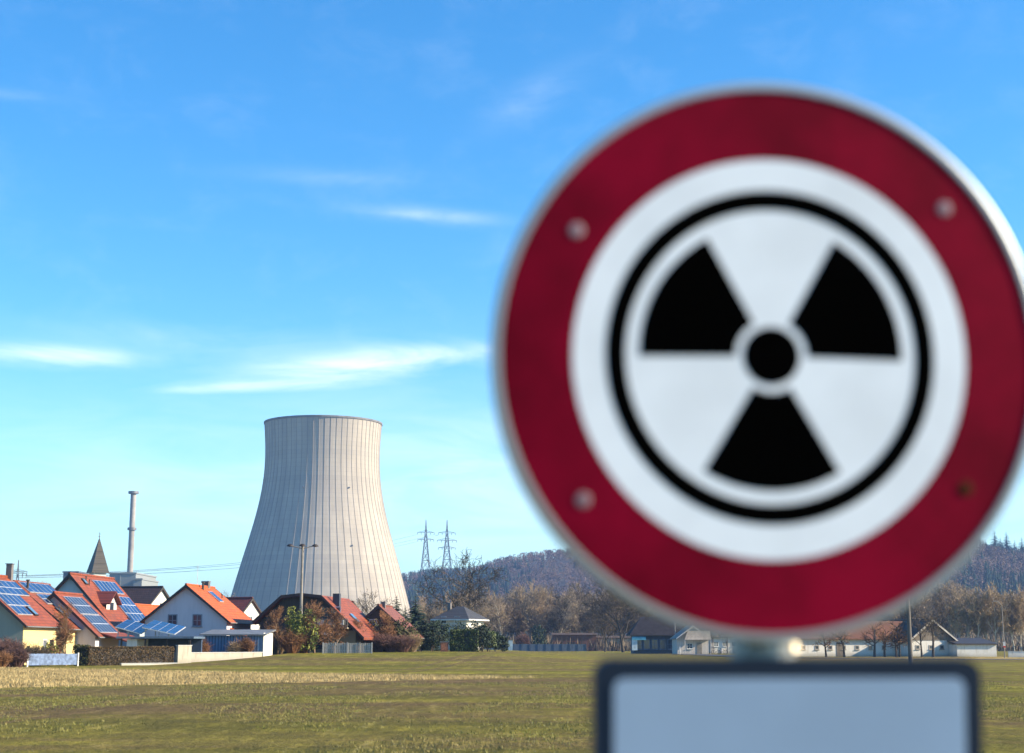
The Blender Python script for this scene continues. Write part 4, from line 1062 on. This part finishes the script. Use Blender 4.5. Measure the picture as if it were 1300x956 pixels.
for (a, b_, where) in zones:
    k = int((b_ - a) / (2.9 if not (830 < b_ < 1165) else 9))
    for i in range(k):
        px = a + (i + rnd.random()) * (b_ - a) / k; d = rnd.uniform(412, 500); v = rnd.randrange(6)
        kd = kinds[0] if v in (1, 4) else (kinds[1] if v in (0, 2) else kinds[2])
        X = XO(px, d); s = rnd.uniform(.88, 1.25) * (1.0 if px < 1200 else 1.0) * (.88 if px < 650 else 1)
        put_tree(BT[v], f'{kd} {where}', X, d, s, rnd.uniform(0, 6.28), group=f'{kd}s {where}'); n += 1
# right-hand front trees, taller pale ones
for px, s in ((1222, .7), (1229, .8), (1238, .78), (1252, .7), (1262, .82), (1287, .8), (1296, .72), (1304, .8)):
    put_tree(BT[1 if px % 2 else 4], 'taller pale birch like tree rising behind the low annex' if px < 1270 else 'taller pale birch like tree at the far right edge', XO(px, 290), 290, s, px * 1.0, group='pale trees behind the annex' if px < 1270 else 'pale trees at the far right edge')
# pollarded trees before the stable
POL = [bare_tree(300 + i, 5.2, 1.5, .17, 3, .45, .25, .05, (4, 6), (BARKD, TW_ORANGE), leader=False) for i in range(2)]
whr = ('first', 'second', 'third', 'fourth', 'fifth', 'sixth')
for i, px in enumerate((1048, 1073, 1109, 1124, 1137, 1143)):
    put_tree(POL[i % 2], f'{whr[i]} pollarded bare tree from the left in front of the white stable', XO(px, 219), 219 + (i % 2), (.82, .95, 1.0, .9, 1.02, .8)[i], i * 1.7, name='pollarded_tree', group='pollarded trees in front of the stable')
# village trees
SM = [bare_tree(400 + i, 5, 1.2, .12, 4, .2, .6, .03, (4, 6), (mat('tan_bark', (.24, .16, .10), .9), TW_ORANGE)) for i in range(2)]
put_tree(SM[0], 'bare orange brown garden tree behind the blue fence', XO(86, 129), 129, 1.0, .3, sc3=(.9, .9, 1.02))
for px, d, H, lb in ((48, 340, 15.0, 'distant bare tree behind the chimney of the solar house'), (62, 350, 15.0, 'distant bare tree left of the blue gabled house'), (158, 300, 12.6, 'bare tree above the ridge left of the dark brown roof'),
                     (147, 290, 12.4, 'bare tree top just behind the dormer of the blue house'), (187, 400, 15.3, 'faint bare tree behind the white gable'), (285, 420, 16.0, 'faint bare tree left of the cooling tower foot')):
    put_tree(BT[int(px) % 6], lb, XO(px, d), d, H / 16, px)
put_tree(SM[1], 'small bare tree in the middle of the dark timber house garden', XO(356, 158), 158, .95, 1)
put_tree(OAK[0], 'bare tree with wide branches before the cooling tower, right of the dark house', XO(474, 190), 190, .33, 2.2, sc3=(.30, .30, .375))
put_tree(BT[2], 'slim bare tree behind the red roof of the dark house', XO(452, 215), 215, .42, 1.2)
put_tree(SM[1], 'small bare tree between the dark house and the rust roofed cottage', XO(484, 171), 171, .9, 4)
put_tree(SM[1], 'bare garden tree before the balcony of the dark house', XO(424, 162), 162, 1, 5, sc3=(1.0, 1.0, .92))
put_tree(SM[1], 'bare garden tree before the right end of the dark house', XO(446, 166), 166, 1, 3, sc3=(.9, .9, .72))
put_tree(SM[0], 'leafless garden tree left of the dark house balcony', XO(400, 159), 159, 1.05, 2, sc3=(1.1, 1.1, 1.05))
put_tree(BT[5], 'bare tree behind the two dark spruces', XO(545, 300), 300, .55, 2)
put_tree(BT[0], 'bare tree between spruces and lone tree', XO(556, 330), 330, .62, 5)
put_tree(BT[3], 'bare tree right of the lone tree trunk', XO(612, 320), 320, .65, 1)
for i, (px, d, sc_, lb) in enumerate(((531, 380, .78, 'purple brown bare tree directly right of the tower foot'), (538, 420, .95, 'tall bare tree against the hill right of the tower'), (552, 410, .95, 'bare tree against the hill left of the lone tree trunk'), (565, 430, 1.0, 'bare tree against the hill just behind the slate roof'),
                                    (578, 440, 1.05, 'bare tree seen through the left crown of the lone tree'), (590, 425, 1.0, 'bare tree seen through the middle of the lone tree'), (603, 435, 1.05, 'bare tree seen through the right crown of the lone tree'), (616, 415, 1.0, 'bare tree right of the lone tree crown'))):
    put_tree(BT[(i * 2) % 6], lb, XO(px, d), d, sc_, i * 1.3)
put_tree(BT[2], 'bare tree behind the green clipped hedge', XO(604, 260), 260, .45, 3)

def leaf_mass(seed, n, shape, size, m, name='foliage', elong=1.0):
    """shape(rnd) -> point; small leaf triangles/quads in clumps"""
    r = random.Random(seed); mb = MB()
    for _ in range(n):
        p = shape(r)
        a = Vector((r.gauss(0, 1), r.gauss(0, 1), r.gauss(0, 1))).normalized(); b_ = a.orthogonal().normalized(); b_.rotate(Matrix.Rotation(r.uniform(0, 6.28), 3, a).to_quaternion())
        c = a.cross(b_); s = size * r.uniform(.6, 1.4)
        mb.face([p - b_ * s, p + c * s * .5 * elong, p + b_ * s, p - c * s * .5 * elong])
    return mb.mesh(name, m)
def blob_shape(rx, ry, rz, cz, nz=.25, seed=0, hollow=.35):
    def f(r):
        while True:
            u, v, w = r.uniform(-1, 1), r.uniform(-1, 1), r.uniform(-1, 1); q = math.sqrt(u * u + v * v + w * w)
            k = 1 + nz * 2.2 * mnoise.noise(Vector((u * 1.8 + seed, v * 1.8, w * 1.8)))
            if hollow < q < k * .95: return Vector((u * rx, v * ry, cz + w * rz))
    return f
def shrub(name, label, px, d, w, h, m, seed, n=900, size=.12, cat='shrub', group=None, stem=BARK, dp=None):
    X = XO(px, d, 1); g = G(X, d); root = thing(name, label, cat, (X, d, g), 0, group)
    link_mesh('foliage', leaf_mass(seed, n, blob_shape(w / 2, (dp or w) / 2, h * .48, h * .52, .3, seed), size, m), root)
    s = MB(); r = random.Random(seed)
    for k in range(5): s.seg((r.uniform(-.1, .1), r.uniform(-.1, .1), -.1), (r.gauss(0, w * .2), r.gauss(0, w * .2), h * .75), .05, .02, 5)
    s.build('stem', stem, root); return root
def twig_shrub(name, label, px, d, w, h, m, seed, n=420, r0=.014, cat='shrub', group=None):
    X = XO(px, d, 1); g = G(X, d); root = thing(name, label, cat, (X, d, g), 0, group)
    mb = MB(); r = random.Random(seed)
    for _ in range(n):
        a = r.uniform(0, 6.28); q = math.sqrt(r.random()); p = Vector((math.cos(a) * q * w * .15, math.sin(a) * q * w * .15, -.05))
        hh = h * (.55 + .5 * r.random()) * (1 - .35 * q); e = Vector((math.cos(a) * q * w * .5, math.sin(a) * q * w * .5, hh)); mid = p.lerp(e, .5) + Vector((r.gauss(0, .08), r.gauss(0, .08), h * .12))
        mb.seg(p, mid, r0 * 1.5, r0 * 1.2, 3, cap=False); mb.seg(mid, e, r0 * 1.2, r0 * .6, 3, cap=False)
        for k in range(3):
            b_ = mid.lerp(e, r.random()); mb.seg(b_, b_ + Vector((r.gauss(0, .25), r.gauss(0, .25), abs(r.gauss(.2, .15)))), r0 * .9, r0 * .5, 3, cap=False)
    mb.build('twigs', m, root); return root
def hedge(name, label, pxa, pxb, d, h, dep, m, seed, dens=420, size=.09, core=None, d2=None):
    d2 = d2 or d; a = Vector((XO(pxa, d, 1), d)); b_ = Vector((XO(pxb, d2, 1), d2)); L = (b_ - a).length; g = G(a.x, a.y)
    root = thing(name, label, 'hedge', (a.x, a.y, g), math.atan2(b_.y - a.y, b_.x - a.x))
    c = MB(); c.box(.12, L - .12, .12, dep - .12, 0, h - .14); c.build('branches', core or DARKTRIM, root)
    def sh(r):
        f = r.random(); x = r.uniform(0, L); z = r.uniform(0, h); y = r.uniform(0, dep); j = .05 * mnoise.noise(Vector((x * 1.3, z * 1.3, seed))) * 3
        if f < .55: y = j + r.uniform(0, .1)
        elif f < .85: z = h + j - r.uniform(0, .1)
        elif f < .93: x = L + j * .6 - r.uniform(0, .1)
        else: x = r.uniform(0, .1)
        return Vector((x, y, z))
    link_mesh('foliage', leaf_mass(seed, int(dens * (L * h + L * dep)), sh, size, m), root); return root
def spruce(seed, H, Rb, m=LEAF_DK, tiers=34):
    r = random.Random(seed); C = MB(); T = MB(); T.seg((0, 0, -.2), (0, 0, H * .95), .02 * H, .02, 7)
    for k in range(tiers):
        t = k / tiers; z = H * (.06 + .92 * t); rr = Rb * (1 - t) ** .85 + .05; nb = max(6, int(15 * (1 - t)) + 4)
        for i in range(nb):
            a = r.uniform(0, 6.283); q = rr * r.uniform(.65, 1.12); dz = -q * r.uniform(.15, .35)
            tip = Vector((q * math.cos(a), q * math.sin(a), z + dz)); nn = 4
            for j in range(1, nn + 1):
                c = Vector((0, 0, z)).lerp(tip, j / nn); w = rr * .24 * (1.3 - j / nn) + .08; sd_ = Vector((-math.sin(a), math.cos(a), 0)); fw = Vector((math.cos(a), math.sin(a), -.3)) * (q / nn) * .8
                C.face([c - fw, c + sd_ * w + Vector((0, 0, -w * .5)), c + fw, c - sd_ * w + Vector((0, 0, -w * .5))])
    return T.mesh('trunk', BARKD), C.mesh('crown', m)
SP = [spruce(500 + i, 10, 3.4) for i in range(3)]
for i, (px, d, ytop, w, lb) in enumerate(((503, 215, 753, 1.0, 'dark spruce directly left of the slim spruce beside the tower foot'), (493, 222, 764, .9, 'shorter dark spruce touching the cottage roof ridge'), (514, 225, 766, .9, 'small dark spruce between two taller spruces'),
                        (527, 232, 751, 1.15, 'tall dark spruce against the wooded hill'), (538, 215, 776, 1.2, 'low wide dark spruce left of the slate roof'), (549, 200, 790, 1.1, 'low dark conifer in front of the slate roofed house'))):
    X = XO(px, d); g = G(X, d); H = ZO(ytop, d) - g
    put_tree(SP[i % 3], lb, X, d, 1, i, name='spruce_tree', cat='tree', sc3=(H / 10 * w, H / 10 * w, H / 10), group='dark spruces near the tower foot')
FIR = [spruce(520 + i, 20, 5.2, MATS['forest_needles'], 26) for i in range(2)]
for i, (px, d) in enumerate(((1243, 1432), (1252, 1425), (1264, 1420), (1271, 1428), (1279, 1424), (1289, 1430), (1298, 1422))):
    X = XO(px, d, 80); z = hill_h(X, d) - 1; top = (672, 684, 671, 680, 673, 684, 680)[i]; H = ZO(top, d) - z
    put_tree(FIR[i % 2], 'dark fir standing up on the hill crest at far right', X, d, 1, i * 2.0, name='fir_tree', z=z, sc3=(H / 20 * 1.35,) * 2 + (H / 20,), group='firs on the right hill crest')

hedge('hedge', 'long clipped brown hedge at the left in front of the carport', 113, 221, 130, 1.5, 1.0, LEAF_BR, 61, dens=520, size=.055, d2=136)
hedge('hedge', 'short brown hedge block between blue fence and long hedge', 92, 111, 130, 1.6, 1.0, LEAF_OL, 62, dens=260, size=.085)
hedge('hedge', 'tall clipped green hedge in the middle of the gardens', 571, 607, 178, 2.35, 1.3, LEAF_HEDGE, 63, dens=260, size=.10)
low_wall('garden_wall', 'low pale kerb wall under the long brown hedge', 155, 225, 131.5, .12, OLDWHITE, .2, d2=135)
for i, (px, d, w, h, m, lb) in enumerate(((3, 126, 2.4, 2.3, TW_PURPLE, 'purple brown bush at the extreme left edge'), (12, 121, 2.6, 2.4, TW_PURPLE, 'tall purple brown bush left of the blue fence'), (22, 119, 1.9, 1.5, TW_PURPLE, 'low dark bush touching the blue fence post'),
                                (2, 117, 1.5, 1.1, TW_ORANGE, 'small orange brown bush in the bottom left corner'), (46, 127, 2.4, 1.7, TW_DARK, 'dark leafless bush behind the blue fence'),
                                (255, 147.5, 1.6, 2.3, TW_ORANGE, 'brown bush at the left corner of the blue garage'), (312, 149, 1.7, 2.0, TW_ORANGE, 'round brown bush in front of the blue garage'), (298, 148.5, 1.2, 1.6, TW_TAN, 'smaller tan bush in front of the blue garage'),
                                (345, 160, 2.6, 3.0, TW_TAN, 'tan leafless bush right of the blue garage'), (353, 163, 2.8, 2.6, TW_TAN, 'pale brown bush below the dark roof'), (371, 158, 3.2, 2.6, TW_ORANGE, 'large orange brown bush below the lamp post'),
                                (386, 159, 2.4, 2.5, TW_ORANGE, 'orange brown bush just right of the lamp post'), (466, 169, 2.6, 2.2, TW_RED, 'reddish bush at the right end of the grey picket fence'),
                                (480, 168.5, 2.6, 2.1, TW_RED, 'reddish bush in front of the cottage gable'), (495, 168, 2.8, 1.9, TW_RED, 'middle reddish bush in front of the rust roof'), (511, 168, 2.8, 1.9, TW_RED, 'reddish bush at the right of the rust roof'),
                                (663, 385, 4.0, 5.0, TW_RED, 'rusty red leafless bush behind the dark blue fence'), (523, 172, 2.0, 2.0, TW_TAN, 'tan bush beside the brick block'))):
    twig_shrub('bare_shrub', lb, px, d, w, h, m, 700 + i, n=420, r0=.014 * max(1, d / 150))
for i, (px, d, w, h, m, lb, n_) in enumerate(((370, 158.5, 1.7, 4.6, LEAF_YEL, 'yellow green conical shrub left of the lamp post', 1100), (379, 158, 1.3, 3.8, LEAF_YEL, 'bright yellow green shrub at the foot of the lamp post', 800),
                                      (392, 158.5, 2.1, 4.3, LEAF_YEL, 'sparse yellow green shrub right of the lamp post', 800), (458, 172, 1.6, 2.0, LEAF_DK, 'dark bush at the right end of the grey picket fence', 700),
                                      (508, 173, 3.0, 3.6, LEAF_OL, 'olive green bush against the rust brown roof', 1400), (524, 176, 2.2, 2.7, LEAF_OL, 'small olive bush right of the rust brown roof', 900),
                                      (535, 182, 2.6, 3.2, LEAF_DK, 'dark green bush below the low wide spruce', 1200), (548, 181, 2.8, 3.4, LEAF_DK, 'dark round bush left of the clipped hedge', 1400), (561, 183, 2.2, 3.6, LEAF_DK, 'dark bush touching the left side of the clipped hedge', 1100),
                                      (590, 188, 4.6, 3.6, LEAF_DK, 'wide dark evergreen behind the clipped hedge', 2000), (612, 186, 2.2, 3.2, LEAF_DK, 'dark rounded evergreen right of the clipped hedge', 1200), (620, 190, 2.0, 2.4, LEAF_HEDGE, 'small mid green bush beyond the clipped hedge', 900),
                                      (629, 200, 1.6, 2.5, LEAF_DK, 'dark column shrub left of the pale cabinet', 700), (638, 205, 1.8, 2.2, LEAF_DK, 'low dark shrub next to the pale cabinet', 700), (600, 240, 5, 4.0, LEAF_OL, 'olive shrub mass right of the slate roofed house', 1500),
                                      (337, 195, 3.0, 4.6, LEAF_OL, 'olive green tree between small red roof and dark house', 1300), (684, 392, 4.0, 6.5, LEAF_DK, 'dark evergreen standing behind the dark blue fence', 1000),
                                      (31, 128, 1.6, 1.6, LEAF_OL, 'olive bush against the cream wall', 700), (62, 131, 1.7, 1.9, LEAF_YEL, 'yellow brown bush beside the cream house door', 600), (395, 161, 1.0, 1.1, LEAF_DK, 'low dark bush at the left end of the picket fence', 500))):
    shrub('shrub', lb, px, d, w, h, m, 800 + i, n=n_, size=.12 * max(1, d / 170))
shrub('shrub', 'thin ivy green growth on the cottage gable', 478, 172.5, 3.2, 3.6, LEAF_OL, 850, n=700, size=.12, dp=1.0)

# undergrowth band at the foot of the tree belt
def undergrowth():
    r = random.Random(9); mb = MB()
    for _ in range(26000):
        px = r.uniform(598, 1340); d = r.uniform(398, 470); x = XO(px, d); h = 1.0 + 4.5 * r.random() * (0.5 + mnoise.noise(Vector((x * .08, d * .05, 2))))
        z0 = max(0, h - 1.6); a = r.uniform(0, 6.28); mb.face([(x, d, z0), (x + .22 * math.cos(a), d + .22 * math.sin(a), z0), (x + r.gauss(0, .5), d + r.gauss(0, .5), h + .8)], 0 if r.random() < .7 else 1)
    tag(mb.build('undergrowth', [TW_GREY, TW_DARK]), 'tangled leafless undergrowth filling the far tree belt', 'undergrowth', kind='stuff')
undergrowth()

# ------------------------------------------------------------------ the round sign
def sign():
    SX, SY, SZ = .2925, 1.747, 2.0145
    TH, YW = R(5), R(6)
    rot = Matrix.Rotation(YW, 3, 'Z') @ Matrix.Rotation(TH, 3, 'X')
    base = Vector((SX, SY, SZ + .003)) - rot @ Vector((0, 0, SZ))
    root = thing('road_sign', 'large round red bordered sign with black radiation trefoil, out of focus in front', 'sign', base)
    root.rotation_euler = (TH, 0, YW)
    z0 = SZ
    ALU = mat('brushed_aluminium', (.40, .43, .46), .45, .7, var=.12); REDF = mat('crimson_film', (.205, .0004, .018), .6, var=.30, nscale=5, spec=.05)
    WF = mat('white_film', (.83, .885, .96), .5, var=.06, nscale=6, spec=.3); BF = mat('black_film', (.0012, .0012, .0012), .95, var=.05, spec=.0)
    def ring(r0, r1, y, a0=0, a1=2 * math.pi, n=128, cx=0, cz=0):
        mb = MB()
        for k in range(n):
            a, b_ = a0 + (a1 - a0) * k / n, a0 + (a1 - a0) * (k + 1) / n
            p = lambda r, t: (cx + r * math.cos(t), y, z0 + cz + r * math.sin(t))
            if r0 > 0: mb.face([p(r0, a), p(r1, a), p(r1, b_), p(r0, b_)])
            else: mb.face([p(0, a), p(r1, a), p(r1, b_)])
        return mb
    # pressed rim + back plate
    mb = MB(); n = 128; prof = [(.0, .0), (.307, .0), (.308, -.002), (.314, -.002), (.3165, -.001), (.317, .004), (.317, .022), (.315, .022), (.315, .004), (.0, .004)]
    for (ra, ya), (rb, yb) in zip(prof[:-1], prof[1:]):
        for k in range(n):
            a, b_ = 2 * math.pi * k / n, 2 * math.pi * (k + 1) / n
            mb.face([(ra * math.cos(a), ya, z0 + ra * math.sin(a)), (rb * math.cos(a), yb, z0 + rb * math.sin(a)), (rb * math.cos(b_), yb, z0 + rb * math.sin(b_)), (ra * math.cos(b_), ya, z0 + ra * math.sin(b_))])
    plate = mb.build('sign_plate', ALU, root)
    ring(.2265, .3065, -.00025).build('red_border', REDF, root)
    ring(0, .2265, -.00025).build('white_face', WF, root)
    cz = .0015
    sym = ring(.1665, .1895, -.0005, cz=cz).build('black_ring', BF, root)
    for a0 in (0, 120, 240):
        ring(.0415, .1515, -.0005, R(a0 - 1), R(a0 + 61), 32, cz=cz).build('trefoil_blade', BF, root)
    ring(0, .0330, -.0005, cz=cz, n=48).build('trefoil_centre', BF, root)
    for (px, py, mm) in ((726, 299, 0), (1212, 257, 0), (736, 641, 0), (1233, 622, 2)):
        k = .3 / 341.0; x, z = (px - 979) * k, -(py - 457) * k
        m = (mat('rivet_grey', (.30, .22, .26), .7, .0, spec=.2), mat('rivet_red', (.22, .004, .016), .6, spec=.1), mat('rivet_olive', (.05, .022, .008), .8, spec=.05))[mm]
        rv = MB(); 
        for (ra, ya), (rb, yb) in (((.0082, -.0005), (.007, -.0014)), ((.007, -.0014), (.0001, -.0018))):
            for q in range(20):
                a, b_ = 2 * math.pi * q / 20, 2 * math.pi * (q + 1) / 20
                rv.face([(x + ra * math.cos(a), ya, z0 + z + ra * math.sin(a)), (x + rb * math.cos(a), yb, z0 + z + rb * math.sin(a)), (x + rb * math.cos(b_), yb, z0 + z + rb * math.sin(b_)), (x + ra * math.cos(b_), ya, z0 + z + ra * math.sin(b_))])
        rv.build('rivet', m, root)
    POST = mat('sign_post_steel', (.34, .37, .39), .45, .6)
    p = MB(); p.seg((-.006, .058, -.3), (-.006, .058, SZ + .24), .028, .028, 32); p.build('post', POST, root, smooth=False)
    for zc in (SZ + .15, SZ - .16, 1.60):
        c = MB(); c.lathe([(.0283, zc - .015), (.034, zc - .015), (.034, zc + .015), (.0283, zc + .015)], 28, c=(-.006, .058)); c.box(-.05, .04, .0225, .03, zc - .015, zc + .015); c.build('clamp', ALU, root)
    # diagonal ear of the pipe clamp with its bolt
    lp = Vector((.0555, .105, SZ - .3315)); lh = Vector((.62, -.76, .20)).normalized()
    lg = MB(); lg.hexa([(-.02, .084, lp.z - .012), (lp.x - .012, .098, lp.z - .012), (lp.x + .002, .112, lp.z - .012), (-.02, .092, lp.z - .012),
                        (-.02, .084, lp.z + .012), (lp.x - .012, .098, lp.z + .012), (lp.x + .002, .112, lp.z + .012), (-.02, .092, lp.z + .012)]); lg.build('clamp_ear', ALU, root)
    bo = MB(); bo.seg(lp - lh * .014, lp, .0058, .0058, 6); bo.build('bolt_head', mat('zinc_plated_bolt', (.62, .54, .40), .52, 1.0, var=.01), root)
    # supplementary plate
    tp = thing('supplementary_plate', 'blank white rectangular plate with dark blue edge mounted below the round sign', 'sign', base + Vector((.018, 0, -.005)))
    tp.rotation_euler = (TH, 0, YW)
    def rr_pts(w, h, r, y, zc, n=8):
        pts_ = []
        for cx_, cz_, a0 in ((w / 2 - r, h / 2 - r, 0), (-w / 2 + r, h / 2 - r, 90), (-w / 2 + r, -h / 2 + r, 180), (w / 2 - r, -h / 2 + r, 270)):
            for i in range(n + 1): a = R(a0 + 90 * i / n); pts_.append((cx_ + r * math.cos(a), y, zc + cz_ + r * math.sin(a)))
        return pts_
    zc = 1.6845 - .1155
    pl = MB(); A1 = rr_pts(.436, .231, .02, -.002, zc); B1 = rr_pts(.436, .231, .02, .018, zc)
    pl.face(A1); pl.face(list(reversed(B1)))
    for i in range(len(A1)): j = (i + 1) % len(A1); pl.face([A1[j], A1[i], B1[i], B1[j]])
    pl.build('plate', mat('blue_grey_edge', (.014, .026, .05), .6, spec=.1), tp)
    f = MB(); f.face(rr_pts(.396, .191, .012, -.0035, zc)); f.build('plate_face', mat('plate_white', (.27, .38, .54), .5, var=.04, nscale=4, spec=.2), tp)
sign()

# ------------------------------------------------------------------ haze
def haze():
    mb = MB(); mb.box(-5100, 5100, -700, 6600, -3.0, 215)
    m = bpy.data.materials.new('haze_air'); m.use_nodes = True; nt = m.node_tree; nt.nodes.remove(nt.nodes['Principled BSDF'])
    v = nt.nodes.new('ShaderNodeVolumePrincipled'); v.inputs['Color'].default_value = (.30, .52, 1.0, 1); v.inputs['Density'].default_value = HAZE; v.inputs['Anisotropy'].default_value = .2
    nt.links.new(v.outputs[0], nt.nodes['Material Output'].inputs['Volume'])
    o = mb.build('haze', m); o['kind'] = 'stuff'; o['label'] = 'thin blue winter haze over the valley'; o['category'] = 'haze'
HAZE = .00014
haze()
